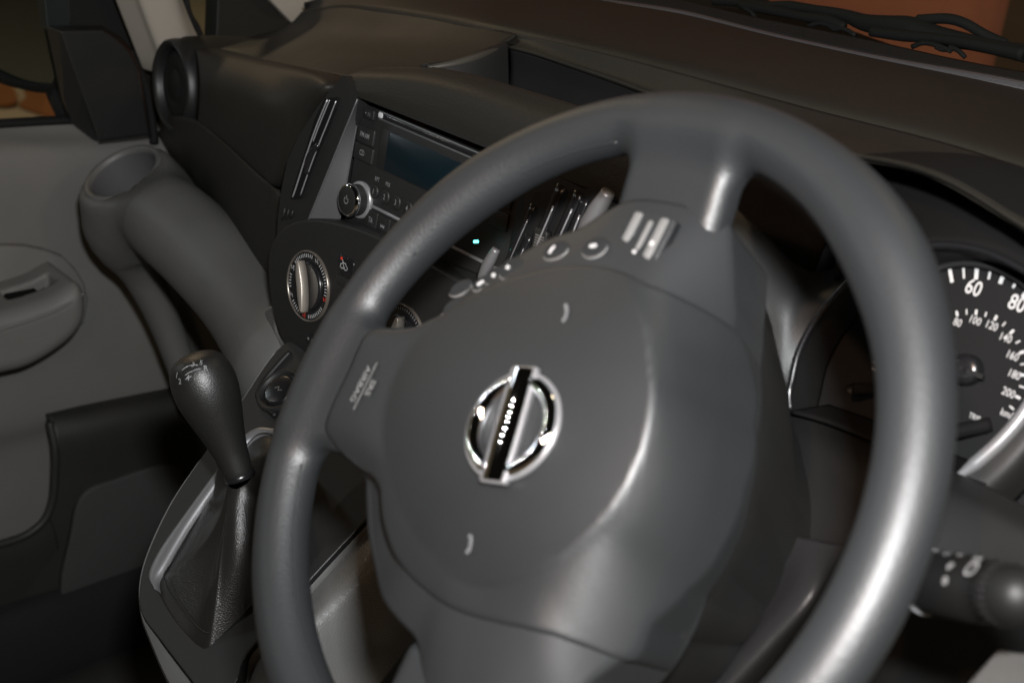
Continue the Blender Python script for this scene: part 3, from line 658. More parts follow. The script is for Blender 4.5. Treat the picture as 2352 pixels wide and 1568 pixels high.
# slim vent slot in the left of the stack
sl = thing('slim_air_vent', 'slim upright air vent slot with bright edges, left of the car radio', 'air vent', FF.w(*fp(722, 340)))
so = [fxy(746, 226, .002), fxy(775, 224, .002), fxy(770, 250, .002), fxy(731, 345, .002), fxy(700, 425, .002), fxy(690, 455, .002), fxy(668, 457, .002), fxy(674, 430, .002), fxy(700, 350, .002), fxy(724, 272, .002)]
m = prism(FF, so, -0.004, 0.0022); obj('slot_shade_slab', m.V, m.F, MT['lining'], sl, smooth=False)  # raised black slab: the slot's shaded depth put into the colour
def edge_rod(pts, r, h, mt, nm, par):
    P = spline([FF.w(*fp(x, y, h)) for x, y in pts], 30); t_ = tube(P, r, 8); return obj(nm, t_.V, t_.F, mt, par)
edge_rod([(752, 229), (727, 290), (703, 358), (680, 430), (672, 453)], 0.0007, 0.003, MT['silver'], 'slot_edge', sl)
edge_rod([(757, 230), (733, 288), (719, 325)], 0.0006, 0.003, MT['silver'], 'slot_edge', sl)
edge_rod([(772, 232), (752, 283), (733, 330), (712, 385), (690, 448)], 0.0006, 0.003, MT['silver'], 'slot_edge', sl)
P = spline([FF.w(*fp(x, y, .003)) for x, y in ((731, 332), (716, 355), (707, 382), (705, 400))], 24); t_ = tube(P, [0.002 + 0.0016 * math.sin(math.pi * i / 23) for i in range(24)], 10)
obj('slot_thumbwheel', t_.V, t_.F, MT['black'], sl)
for k in range(3):
    t_ = tube([FF.w(*fp(655 + k * 9, 478 + k * 3, .001)), FF.w(*fp(648 + k * 10, 505 - k * 2, .001))], 0.0008, 6); obj('slot_knurl', t_.V, t_.F, MT['dash2'], sl)

# ------------------------------------------------------------------ car radio
radio = thing('car_radio', 'black car radio with CD slot, dark display and numbered buttons', 'radio', FF.w(0, 0.0, -0.012))
RF = FF.sub(0, 0, -0.012)
def rp(px, py, h=0.0): return tuple(RF.px(px, py, h)[:2])
tl, bl = rp(829, 236), rp(782, 512)
RW0 = -0.0885
m = dome(RF, rrect(0.0, (tl[1] + bl[1]) / 2, 0.205, tl[1] - bl[1], 0.003), -0.02, 0.0, 0.001, 2); obj('radio_body', m.V, m.F, MT['dash2'], radio, sharp=40)
def slab(name, x0, y0, x1, y1, h0, h1, mt, par=radio, r=0.0012, rd=0.0006):
    m = dome(RF, rrect((x0 + x1) / 2, (y0 + y1) / 2, abs(x1 - x0), abs(y1 - y0), r), h0, h1, rd, 2); return obj(name, m.V, m.F, mt, par, sharp=45)
def pxslab(name, p0, p1, h0, h1, mt, par=radio, **k):
    a, b = rp(*p0), rp(*p1); return slab(name, a[0], a[1], b[0], b[1], h0, h1, mt, par, **k)
# printed points measured in the photograph give the rows; columns continue regularly to the right
ya, yb = rp(850, 250)[1], rp(845, 272)[1]
xA, xB = rp(838, 258)[0], rp(862, 262)[0]
bt = slab('radio_button', xA, ya, xB, yb, 0, 0.0016, MT['trimk'] if 'trimk' in MT else MT['dash2'])
g = RF.sub((xA + xB) / 2, (ya + yb) / 2, 0.0018); m = prism(g, circ(-0.003, 0, 0.0006, 10), 0, .0001); stroke(g, [(0, .0012), (.0006, 0), (0, -.0012)], .0004, .0001, m); stroke(g, [(.002, .0014), (.0027, 0), (.002, -.0014)], .0004, .0001, m)
obj('button_mark', m.V, m.F, MT['greyprint'], bt, smooth=False)
# CD slot
cx0, cx1 = rp(872, 262)[0], 0.063
cy = rp(880, 267)[1]
slab('disc_slot', cx0, cy + .0034, cx1, cy - .0034, 0.0002, 0.0012, MT['silver2'] if 'silver2' in MT else MT['greyd'])
slab('disc_slot_gap', cx0 + .001, cy + .0024, cx1 - .001, cy - .0016, 0.0008, 0.0018, MT['black'])
slab('slot_light', cx0 + .001, cy + .0025, cx0 + .0065, cy - .0017, 0.001, 0.0022, MT['white'], rd=.0003)
ej = slab('radio_button', 0.066, cy + .0055, 0.085, cy - .0055, 0, .0016, MT['dash2'])
m = prism(RF.sub(0.0705, cy, .0018), [(-.0016, -.001), (.0016, -.001), (0, .0016)], 0, .0001); obj('button_mark', m.V, m.F, MT['white'], ej, smooth=False)
# band buttons
def word_button(name, p0, p1, word, size, tx):
    a, b = rp(*p0), rp(*p1); o = slab(name, a[0], a[1], b[0], b[1], 0, .0020, MT['dash2'], rd=.0008)
    m = text_mesh(RF.sub((a[0] + b[0]) / 2 + tx, (a[1] + b[1]) / 2, .0022), word, size, 0, 0, 0, .72, .00004); obj('button_mark', m.V, m.F, MT['greyprint'], o, smooth=False); return o
word_button('radio_button', (828, 285), (859, 339), 'FM·AM', .0058, -.0004)
word_button('radio_button', (820, 325), (856, 380), 'CD', .0062, -.001)
dx0, dy0 = rp(897, 303); dx1, dy1 = 0.046, rp(884, 390)[1]
slab('display_bezel', dx0 - .011, dy0 + .0012, 0.085, dy1 - .0012, 0, .0006, MT['dash2'])
slab('display', dx0, dy0, dx1, dy1, 0.0002, .0012, MT['screen'])
for yk in (rp(833, 287)[1], rp(823, 332)[1]): slab('radio_button', 0.066, yk, 0.085, yk - .0135, 0, .002, MT['dash2'])
# presets
yn = rp(862, 441)[1]; xn = [rp(861, 441)[0], rp(886, 451)[0], rp(912, 464)[0], rp(939, 474)[0]]
st = (xn[3] - xn[0]) / 3
for k in range(6):
    x = xn[0] + st * k
    m = dome(RF, circ(x, yn, .0050, 28, .0058), 0, .0016, .0014, 4); o = obj('radio_button', m.V, m.F, MT['dash2'], radio)
    m = text_mesh(RF.sub(x, yn, .0018), str(k + 1), .0062, 0, 0, 0, .75, .00004); obj('button_mark', m.V, m.F, MT['greyprint'], o, smooth=False)
for x, wd in ((xn[0], 'RPT'), (xn[1], 'MIX')):
    m = text_mesh(RF.sub(x + .0006, yn + .0102, .0002), wd, .0050, 0, 0, 0, .70); obj('radio_lettering', m.V, m.F, MT['greyprint'], radio, smooth=False)
# volume knob
kc = rp(797, 460, .014); kx, ky = kc
KF2 = RF.sub(kx, ky)
m = text_mesh(RF.sub(rp(809, 513)[0], rp(809, 513)[1], .0002), 'VOL', .0034, 0, 0, 0, .72)
obj('radio_lettering', m.V, m.F, MT['greyprint'], radio, smooth=False)
kb = lathe(KF2, [(.0150, 0), (.0150, .0022), (.0140, .003), (.0118, .003)], 56); kbo = obj('knob_seat', kb.V, kb.F, MT['silver'], radio)
nn_ = 96; Vk = []
for i, h in enumerate((.001, .0028, .0046, .0064, .0082, .0100)):
    for j in range(nn_):
        r = .0122 + (.00035 if (i + j) % 2 else 0); a = 2 * math.pi * j / nn_; Vk.append(KF2.w(r * math.cos(a), r * math.sin(a), h))
kn = obj('volume_knob', Vk, grid_faces(6, nn_, True), MT['dash2'], radio, smooth=False)
m = lathe(KF2, [(.0122, .0098), (.0130, .0104), (.0134, .0122), (.0128, .0138), (.0114, .0142)], 56); obj('knob_ring', m.V, m.F, MT['chrome'], kn)
m = lathe(KF2, [(0, .0146), (.0102, .0145), (.0116, .0138)], 56); obj('knob_cap', m.V, m.F, MT['dash2'], kn)
g = KF2.sub(0, 0, .0149); m = MB(); stroke(g, [(.0026 * math.cos(a), .0026 * math.sin(a)) for a in np.radians(np.linspace(125, 415, 18))], .0007, 0, m); stroke(g, [(0, .0006), (0, .0042)], .0007, 0, m); obj('knob_mark', m.V, m.F, MT['greyprint'], kn, smooth=False)
# chrome rule and the lower key row
by = rp(845, 467)[1]; bx0 = rp(843, 467)[0]
slab('chrome_rule', bx0, by + .0010, 0.085, by - .0012, 0, .0016, MT['silver'], r=.0008)
lx0 = rp(843, 490)[0]; ly0 = by - .0032; ly1 = rp(843, 523)[1]
kx_ = [rp(843, 490)[0], rp(871, 505)[0], rp(899, 517)[0]]; wk = (kx_[2] - kx_[0]) / 2
for k, wd in enumerate(('TA', '<<', '>>', 'DISP', 'CLOCK')):
    x0 = kx_[0] + wk * k
    o = slab('radio_button', x0 + .0004, ly0, x0 + wk - .0004, ly1, 0, .0018, MT['dash2'])
    g = RF.sub(x0 + wk / 2, (ly0 + ly1) / 2, .002)
    if wd in ('<<', '>>'):
        s = -1 if wd == '<<' else 1; m = MB()
        for dx in (-.0012, .0009): prism(g, [(s * (dx - .001), -.0014), (s * (dx + .001), 0), (s * (dx - .001), .0014)], 0, .0001, m)
        prism(g, [(s * .0021, -.0014), (s * .0026, -.0014), (s * .0026, .0014), (s * .0021, .0014)], 0, .0001, m)
    elif wd == 'TA': m = text_mesh(g, wd, .0062, 0, 0, 0, .72, .00003)
    else: continue
    obj('button_mark', m.V, m.F, MT['greyprint'], o, smooth=False)
# ------------------------------------------------------------------ lower stack: heater controls
HF_ = FF
low = [fxy(690, 505), fxy(640, 540), fxy(622, 590), fxy(628, 690), fxy(650, 772), fxy(693, 822), fxy(740, 850)]
low = [(x, y) for x, y in low] + [(-0.06, -0.192), (0.09, -0.192), (0.150, -0.17), (0.186, -0.12), (0.19, -0.047), (0.1, -0.0445), (-0.06, -0.0445)]
lp = spline(low, 90, True); lp = [tuple(p) for p in lp]
m = dome(FF, lp, -0.03, 0.0035, 0.004, 4); obj('heater_plate', m.V, m.F, MT['dash2'], dash)
def heater_dial(cx, cy, R, red_from, label, knob_rot, group='heater dials'):
    f = FF.sub(cx, cy, 0.0036)
    d = thing('heater_dial', label, 'dial', f.w(0, 0, 0), group)
    m = lathe(f, [(R, -.001), (R, .0012), (R * .98, .0022), (R * .955, .0022), (R * .94, .0010)], 64); obj('dial_rim', m.V, m.F, MT['rimw'] if 'rimw' in MT else MT['silver'], d)
    m = lathe(f, [(0, .0008), (R * .95, .0008)], 64); obj('dial_face', m.V, m.F, MT['black'], d)
    m = lathe(f, [(R * .70, .0008), (R * .70, .0024), (R * .66, .0036), (R * .60, .0032), (0, .0028)], 56); kb_ = obj('dial_knob', m.V, m.F, MT['black'], d)
    g = f.sub(0, 0, .0026, knob_rot); m = dome(g, [(x, y) for x, y in zip(*np.array([(R * .13 * math.sin(t) * (1 + .1 * math.cos(t)), R * .72 * math.cos(t)) for t in np.linspace(0, 2 * math.pi, 36, endpoint=False)]).T)], 0, .0075, .0016, 3)
    obj('dial_grip', m.V, m.F, MT['grip'] if 'grip' in MT else MT['silver'], kb_)
    return d, f, kb_
dc = fxy(708, 657, .004); RD = .0300
dl, f1, k1 = heater_dial(dc[0], dc[1], RD, 0, 'black rotary heater dial with silver grip, fully in view left of the wheel rim', 0.36)
mw = MB(); mr = MB(); f1s = f1.sub(0, 0, .0011)
for k in range(62):
    a = 360 * k / 62 + 2
    if 148 < a < 176 or 204 < a < 228 or 258 < a < 283 or 338 < a < 368 or 62 < a < 85: continue
    ar = math.radians(a); stroke(f1s, [(RD * .80 * math.cos(ar), RD * .80 * math.sin(ar)), (RD * .90 * math.cos(ar), RD * .90 * math.sin(ar))], .0008, 0, mr if 0 and 285 < a < 337 else mw)
def person_icon(a, red, m):
    ar = math.radians(a); c = (RD * .85 * math.cos(ar), RD * .85 * math.sin(ar)); g = f1s.sub(*c)
    stroke(g, [(-.0022, .0016), (-.0006, -.001), (.0010, .0006), (.0024, -.0016)], .0007, 0, m); prism(g, circ(.0014, .0018, .0007, 8), 0, .0001, m)
for a_, red_ in ((73, 0), (162, 0), (215, 0), (353, 1), (271, 1)):
    m = MB(); person_icon(a_, red_, m); obj('dial_symbol', m.V, m.F, MT['red' if red_ else 'white'], dl, smooth=False)
o = obj('dial_marks', mw.V, mw.F, MT['white'], dl, smooth=False); o['kind'] = 'stuff'
d2c = (0.0 + 0.02 - .0105, dc[1] + .0005)
dl2, f2, k2 = heater_dial(d2c[0], d2c[1], RD, 0, 'rotary heater dial half hidden behind the wheel spoke, its scale marked in red', -0.1)
f2s = f2.sub(0, 0, .0011); m = MB(); mw = MB()
for k in range(60):
    ar = math.radians(6 * k); stroke(f2s, [(RD * .82 * math.cos(ar), RD * .82 * math.sin(ar)), (RD * .90 * math.cos(ar), RD * .90 * math.sin(ar))], .0008, 0, m if (6 * k > 300 or 6 * k < 40) else mw)
prism(f2s, circ(RD * .86 * math.cos(.0), RD * .86 * math.sin(0.0), .0013, 10), 0, .0001, m)
for mm, mt_ in ((m, 'red'), (mw, 'greyprint')): o = obj('dial_marks', mm.V, mm.F, MT[mt_], dl2, smooth=False); o['kind'] = 'stuff'
# demist button and its neighbour
bc = fxy(795, 612, .004)
m = dome(FF, rrect(bc[0], bc[1], .0215, .0155, .004), .002, .0052, .001, 3); db = obj('demist_button', m.V, m.F, MT['black'], dash)
g = FF.sub(bc[0] - .001, bc[1], .0054)
m = MB(); stroke(g, [(-.0045, -.002), (-.0047, .0004), (-.003, .0012), (-.002, .0026), (.0016, .0026), (.003, .0008), (.0046, .0002), (.0046, -.002), (.003, -.0022), (.0022, -.003), (.001, -.002), (-.002, -.002), (-.0028, -.003), (-.0038, -.002)], .0006, 0, m, True); stroke(g, [(-.003, .0046), (.0, -.0006), (.0016, -.0006)], .0006, .0001, m)
obj('button_mark', m.V, m.F, MT['white'], db, smooth=False)
m = prism(FF.sub(bc[0] - .0055, bc[1] + .0052, .0054), circ(0, 0, .0013, 12), 0, .0001); obj('button_lamp', m.V, m.F, MT['red'], db, smooth=False)
b2 = fxy(790, 648, .004); m = dome(FF, rrect(b2[0], b2[1], .0215, .0075, .002), .002, .0048, .001, 3); o = obj('heater_button', m.V, m.F, MT['dash2'], dash)
b2 = fxy(712, 778, .004); m = dome(FF, rrect(b2[0] + .004, b2[1], .018, .0085, .002), .002, .0048, .001, 3); o = obj('heater_button', m.V, m.F, MT['black'], dash)
m = prism(FF.sub(b2[0] - .001, b2[1], .005), circ(0, 0, .0011, 10), 0, .0001); stroke(FF.sub(b2[0] + .005, b2[1], .0051), [(-.001, -.0012), (-.001, .0012), (.0012, .0012)], .0005, 0, m); obj('button_mark', m.V, m.F, MT['greyprint'], o, smooth=False)
# dust line in front of the radio and the panel seam
# ------------------------------------------------------------------ centre air vent behind the wheel
cv = thing('centre_air_vent', 'black air vent with upright glossy blades and silver side pillars, seen through the steering wheel', 'air vent', FF.w(.13, 0, 0))
box0 = prism(FF, [fxy(1150, 640), fxy(1240, 440), fxy(1400, 430), fxy(1330, 560), fxy(1280, 640)], .0005, .004); 
obj('vent_back', box0.V, box0.F, MT['blackm'], cv, smooth=False)
for (a, b, rr2) in (((1145, 690), (1215, 540), .0010), ((1185, 670), (1290, 425), .0013), ((1240, 640), (1330, 440), .0013), ((1150, 640), (1225, 470), .0008), ((1268, 650), (1345, 455), .0011)):
    t_ = tube(spline([FF.w(*fp(*a, .011)), FF.w(*fp((a[0] + b[0]) / 2, (a[1] + b[1]) / 2, .013)), FF.w(*fp(*b, .009))], 14), rr2, 10, ry=rr2 * 3.2, up=FF.x); vb_ = obj('vent_blade', t_.V, t_.F, MT['black'], cv)
    e_ = tube(spline([FF.w(*fp(a[0] + 2, a[1], .0165)), FF.w(*fp((a[0] + b[0]) / 2 + 2, (a[1] + b[1]) / 2, .0175)), FF.w(*fp(b[0] * .8 + a[0] * .2 + 2, b[1] * .8 + a[1] * .2, .0145))], 14), .0006 if rr2 > .001 else .0003, 8); obj('blade_highlight', e_.V, e_.F, MT['silver'], vb_)  # thin silver rods stand in for the highlights along the blades
g = FF.sub(*fxy(1243, 560, .014), .012); m = dome(g, rrect(0, 0, .012, .020, .002, skew=0), 0, .005, .001, 3); sl_ = obj('vent_slider', m.V, m.F, MT['dash2'], cv)
for k in range(8):
    m = stroke(g.sub(.0005, -.007 + .0018 * k, .0053), [(-.0042, 0), (.0042, 0)], .0008, 0) ; o = obj('slider_rib', m.V, m.F, MT['greyd'], sl_, smooth=False)
for (pts, r0) in ((((1105, 640), (1122, 605), (1140, 572)), .0042), (((1330, 560), (1362, 500), (1398, 440)), .0064)):
    P = spline([FF.w(*fp(x, y, .012)) for x, y in pts], 18); t_ = tube(P, [r0 * (.55 + .45 * math.sin(math.pi * (i + 2) / 21)) for i in range(18)], 14); obj('vent_pillar', t_.V, t_.F, MT['strip'], cv)
m = dome(FF, circ(*fxy(1090, 555, .005), .0011, 12), .002, .0055, .0004, 2); obj('indicator_lamp', m.V, m.F, MT['led'] if 'led' in MT else MT['white'], dash)
# dark filling between the stack and the cluster, behind the wheel
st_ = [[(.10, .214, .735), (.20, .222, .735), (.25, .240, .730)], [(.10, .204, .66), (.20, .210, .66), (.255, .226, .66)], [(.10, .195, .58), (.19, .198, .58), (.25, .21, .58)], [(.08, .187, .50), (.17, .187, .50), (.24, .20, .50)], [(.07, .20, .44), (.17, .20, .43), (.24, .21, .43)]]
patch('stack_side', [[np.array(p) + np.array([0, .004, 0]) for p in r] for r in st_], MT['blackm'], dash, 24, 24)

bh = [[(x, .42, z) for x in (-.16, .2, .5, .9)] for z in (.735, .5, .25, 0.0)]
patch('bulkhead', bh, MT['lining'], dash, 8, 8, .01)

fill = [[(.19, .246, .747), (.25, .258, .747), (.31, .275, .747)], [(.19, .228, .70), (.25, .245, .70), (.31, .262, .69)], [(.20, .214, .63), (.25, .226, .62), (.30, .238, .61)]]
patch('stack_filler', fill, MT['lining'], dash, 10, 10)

ep = [[(.53, .235, .762), (.66, .25, .752), (.82, .28, .735)], [(.53, .205, .70), (.66, .215, .69), (.82, .25, .68)], [(.535, .20, .55), (.66, .20, .55), (.82, .24, .54)], [(.54, .22, .40), (.66, .22, .40), (.82, .26, .40)]]
patch('driver_end_panel', ep, MT['dash'], dash, 16, 20)

# ------------------------------------------------------------------ instrument cluster
SF = Frame(at(2225, 850, y=.255), (1, 0, 0), (0, .36, .93))
clus = thing('instrument_cluster', 'black instrument cluster with white speedometer figures behind the right rim of the wheel', 'instrument cluster', SF.w(0, 0, 0))
def sxy(px, py, h=0.0): return tuple(SF.px(px, py, h)[:2])
lipD = [(1817, 942), (1815, 900), (1821, 873), (1835, 813), (1868, 746), (1908, 693), (1965, 635), (2040, 592), (2118, 568), (2190, 564), (2268, 580), (2352, 620), (2420, 670)]
LH = .030
lip3 = spline([SF.w(*SF.px(x, y, LH)) for x, y in lipD], 90)
faceO = spline([np.array(SF.px(x, y, LH)) * [1, 1, 0] + np.array([.004, -.004, 0]) for x, y in lipD], 90)
face3 = SF.arr(np.c_[faceO[:, :2], np.zeros(90)])
fpoly = [tuple(p[:2]) for p in faceO] + [(.10, -.03), (.09, -.075), sxy(2100, 1062), sxy(1968, 1000)]
m = prism(SF, fpoly, -.004, 0); obj('cluster_face', m.V, m.F, MT['dial'], clus, smooth=False)
patch('cluster_recess', [lip3, lip3 * .5 + face3 * .5, face3], MT['blackm'], clus, 10, 90, .0015)
t_ = tube(lip3 + SF.z * .001, .0022, 8); obj('cluster_lip', t_.V, t_.F, MT['black'], clus)
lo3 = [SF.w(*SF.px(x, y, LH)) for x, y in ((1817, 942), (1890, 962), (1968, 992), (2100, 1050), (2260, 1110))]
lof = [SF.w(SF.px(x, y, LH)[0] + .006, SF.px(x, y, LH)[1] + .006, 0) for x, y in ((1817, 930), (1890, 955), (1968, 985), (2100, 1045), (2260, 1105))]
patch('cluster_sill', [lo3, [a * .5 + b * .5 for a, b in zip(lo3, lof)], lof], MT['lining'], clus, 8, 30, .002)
# speedometer
sp_ring = [SF.w(*SF.px(x, y, .004)) for x, y in ((2130, 625), (2185, 608), (2241, 607), (2300, 622), (2360, 660), (2410, 720))]
t_ = tube(spline(sp_ring, 40), .0022, 8); obj('dial_edge', t_.V, t_.F, MT['blackm'], clus)
mk = MB(); mk2 = MB()
cen = (0, 0)
def tick(px, py, ln, wd, mb):
    x, y = sxy(px, py, .001); r = math.hypot(x, y); e = np.array([x, y]) / r
    p = np.array([x, y]); stroke(SF, [tuple(p + e * ln / 2), tuple(p - e * ln / 2)], wd, .001, mb)
for x, y, l, wd in ((2155, 641, .0068, .0012), (2184, 633, .0080, .0020), (2213.5, 625, .0072, .0012), (2243, 626, .0078, .0022), (2273, 630, .0056, .0013), (2301, 640, .0058, .0022), (2330, 654, .0036, .0014), (2356, 672, .006, .002), (2126, 656, .008, .002)): tick(x, y, l, wd, mk)
for x, y, l, wd in ((2177, 728, .003, .0007), (2198, 720, .0030, .0014), (2220, 716, .003, .0008), (2242, 717, .0030, .0014), (2264, 722, .0026, .0008), (2287, 730, .0030, .0015), (2306, 744, .0028, .0008), (2324, 762, .003, .0015), (2338, 785, .0028, .0008), (2347, 809, .003, .0015), (2350, 836, .003, .0008), (2350, 861, .003, .0015), (2347, 888, .003, .0009), (2338, 912, .003, .0015), (2324, 936, .003, .001)): tick(x, y, l, wd, mk)
for (x, y) in ((2021, 804), (2016, 836), (2014, 851)): c = sxy(x, y, .001); stroke(SF, [(c[0] - .0035, c[1]), (c[0] + .004, c[1])], .0010, .001, mk)
o = obj('dial_ticks', mk.V, mk.F, MT['white'], clus, smooth=False); o['kind'] = 'stuff'
c = sxy(2024, 848, .001); m = prism(SF, circ(c[0] - .001, c[1], .0016, 10), 0, .0012); obj('dial_red_mark', m.V, m.F, MT['red'], clus, smooth=False)
for s, x, y, sz in (('60', 2236, 662, .0120), ('80', 2336, 698, .0120), ('40', 2128, 692, .0120), ('60', 2160, 756, .0062), ('80', 2199, 741, .0062), ('100', 2239, 736, .0062), ('120', 2277, 748, .0062), ('140', 2309, 776, .0062), ('160', 2325, 817, .0062), ('180', 2329, 860, .0062), ('200', 2316, 902, .0062), ('km/h', 2316, 952, .0056), ('TRIP', 2238, 958, .0042)):
    c = sxy(x, y, .001); m = text_mesh(SF, s, sz, c[0], c[1], .001, .80, .00014 if sz > .01 else .00002); o = obj('dial_figure', m.V, m.F, MT['white'], clus, smooth=False)
m = lathe(SF, [(.0088, 0), (.0086, .006), (.0078, .0078), (.0040, .0084), (0, .0080)], 40); hb = obj('needle_hub', m.V, m.F, MT['black'], clus)
m = prism(SF, [(.003, -.0012), (.0125, -.0012), (.0125, .0014), (.003, .0014)], .006, .0092); obj('needle_tail', m.V, m.F, MT['blackm'], clus, smooth=False)
# reset stems standing out of the face
for b0, b1, r in (((2276, 974), (2150, 1000), .0042), ((2018, 893), (1957, 892), .0036)):
    p0 = SF.w(*SF.px(*b0, .002)); p1 = SF.w(*SF.px(*b1, .016)); t_ = tube([p0, p0 * .9 + p1 * .1, p0 * .5 + p1 * .5, p0 * .06 + p1 * .94, p1], [r * .95, r, r, r, r * .8], 16); obj('reset_stem', t_.V, t_.F, MT['lining'], clus)
p1 = SF.w(*SF.px(1957, 892, .0165)); e = (CAM - p1); e /= np.linalg.norm(e)
m = lathe(Frame(p1, np.cross(e, (0, 0, 1)), (0, 0, 1)), [(0, .0006), (.0026, .0004), (.0030, -.001)], 20); obj('stem_cap', m.V, m.F, MT['conso'], clus)
# bright lower rim of the speedometer pod
pr = spline([SF.w(*SF.px(x, y, h)) for x, y, h in ((2186, 1104, .030), (2230, 1072, .028), (2290, 1020, .026), (2340, 965, .024), (2390, 890, .022))], 40)
t_ = tube(pr, [.0012 + .0026 * min(1, i / 10) for i in range(40)], 10); obj('pod_rim', t_.V, t_.F, MT['silver'], clus)
p_out = [[p + np.array([.000, 0, 0]) for p in pr[::5]], [p + np.array([.010, -.004, -.012]) for p in pr[::5]], [p + np.array([.014, .01, -.03]) for p in pr[::5]]]
patch('pod_skirt', p_out, MT['dash2'], clus, 12, 24, .002)
# dark roof of the hood and the panel left of the cluster
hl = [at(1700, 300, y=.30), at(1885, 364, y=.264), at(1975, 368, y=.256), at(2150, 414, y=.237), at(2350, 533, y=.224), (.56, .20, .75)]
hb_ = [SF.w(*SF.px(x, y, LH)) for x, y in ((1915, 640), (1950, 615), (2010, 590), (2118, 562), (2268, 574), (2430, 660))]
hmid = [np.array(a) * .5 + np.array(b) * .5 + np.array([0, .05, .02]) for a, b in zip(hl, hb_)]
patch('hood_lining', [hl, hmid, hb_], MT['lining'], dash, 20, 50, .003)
w0 = [at(1660, 440, y=.245), at(1760, 540, y=.250), at(1860, 620, y=.258), at(1960, 610, y=.265)]
w1 = [at(1685, 560, y=.225), at(1745, 610, y=.228), at(1830, 680, y=.235), at(1915, 684, y=.236)]
w2 = [at(1700, 700, y=.214), at(1750, 720, y=.214), at(1805, 760, y=.222), at(1850, 768, y=.226)]
w3 = [at(1740, 900, y=.205), at(1775, 900, y=.205), at(1800, 905, y=.208), at(1815, 905, y=.212)]
w4 = [at(1760, 1010, y=.198), at(1785, 1005, y=.198), at(1803, 995, y=.200), at(1816, 985, y=.204)]
patch('cluster_surround', [w0, w1, w2, w3, w4], MT['surround'], dash, 40, 30)
# steering column shroud and the driver's lower panel
col = thing('steering_column', 'dark column shroud behind the steering wheel hub', 'steering column', WF.w(.02, 0, -.1))
CD = (.03, -.02)
tt = np.linspace(-np.pi, np.pi, 120, endpoint=False)
front = polar(wpts([(1690, 560, -.045), (1706, 800, -.045), (1703, 960, -.045), (1688, 1100, -.045), (1636, 1240, -.045), (1560, 1345, -.045), (1448, 1495, -.045), (1370, 1568, -.045), (1200, 1560, -.045), (1050, 1400, -.045), (1000, 1100, -.045), (1100, 820, -.045), (1300, 660, -.045), (1500, 560, -.045)]), tt, CD)[:, 0]
back = polar(wpts([(1730, 640, -.12), (1788, 820, -.12), (1814, 940, -.12), (1810, 1060, -.12), (1775, 1225, -.12), (1718, 1362, -.12), (1640, 1480, -.12), (1560, 1590, -.12), (1480, 1640, -.12), (1350, 1560, -.12), (1300, 1300, -.12), (1350, 950, -.12), (1450, 750, -.12), (1600, 650, -.12)]), tt, CD)[:, 0]
rings = [(front * .9, -.046), (front * .97, -.052), (front * .985, -.06), (front * .35 + back * .66, -.09), (back, -.12), (back * .78, -.15), (back * .5, -.24)]
Vc = []
for r, h in rings: Vc += [WF.w(CD[0] + a * math.cos(x), CD[1] + a * math.sin(x), h) for a, x in zip(r, tt)]
obj('shroud_upper', Vc, grid_faces(len(rings), 120, True), MT['dash2'], col)
k0 = [at(1770, 985, y=.215), at(1817, 950, y=.215), at(1968, 998, y=.215), at(2110, 1052, y=.212), at(2260, 1112, y=.205), at(2420, 1200, y=.195)]
k1 = [at(1770, 1040, y=.19), at(1830, 1030, y=.19), at(1968, 1060, y=.19), at(2110, 1110, y=.188), at(2260, 1180, y=.185), at(2420, 1270, y=.18)]
k2 = [at(1740, 1235, y=.16), at(1800, 1230, y=.16), at(1900, 1242, y=.16), at(2080, 1290, y=.165), at(2260, 1360, y=.17), at(2420, 1430, y=.17)]
k3 = [at(1600, 1520, y=.15), at(1720, 1520, y=.15), at(1850, 1520, y=.16), at(2000, 1520, y=.18), at(2240, 1560, y=.19), at(2420, 1600, y=.19)]
k4 = [at(1560, 1700, y=.16), at(1700, 1700, y=.16), at(1850, 1700, y=.17), at(2000, 1700, y=.19), at(2240, 1720, y=.2), at(2420, 1760, y=.2)]
patch('driver_panel', [k0, k1, k2, k3, k4], MT['blackm'], dash, 60, 60)
ls = [[at(1740, 1230, y=.152), at(1790, 1226, y=.142), at(1850, 1234, y=.139), at(1905, 1244, y=.140), at(1950, 1252, y=.150), at(1968, 1250, y=.20)],
      [at(1690, 1360, y=.140), at(1770, 1345, y=.120), at(1835, 1345, y=.110), at(1866, 1366, y=.108), at(1884, 1382, y=.125), at(1895, 1385, y=.19)],
      [at(1600, 1480, y=.127), at(1690, 1470, y=.105), at(1745, 1455, y=.096), at(1772, 1472, y=.094), at(1796, 1490, y=.112), at(1806, 1495, y=.18)],
      [at(1490, 1600, y=.112), at(1575, 1600, y=.09), at(1632, 1575, y=.082), at(1660, 1592, y=.080), at(1690, 1612, y=.10), at(1700, 1618, y=.17)],
      [at(1400, 1720, y=.10), at(1470, 1720, y=.08), at(1530, 1690, y=.070), at(1560, 1710, y=.068), at(1590, 1730, y=.09), at(1600, 1735, y=.16)]]
patch('shroud_lower', ls, MT['ridge'], col, 60, 70)
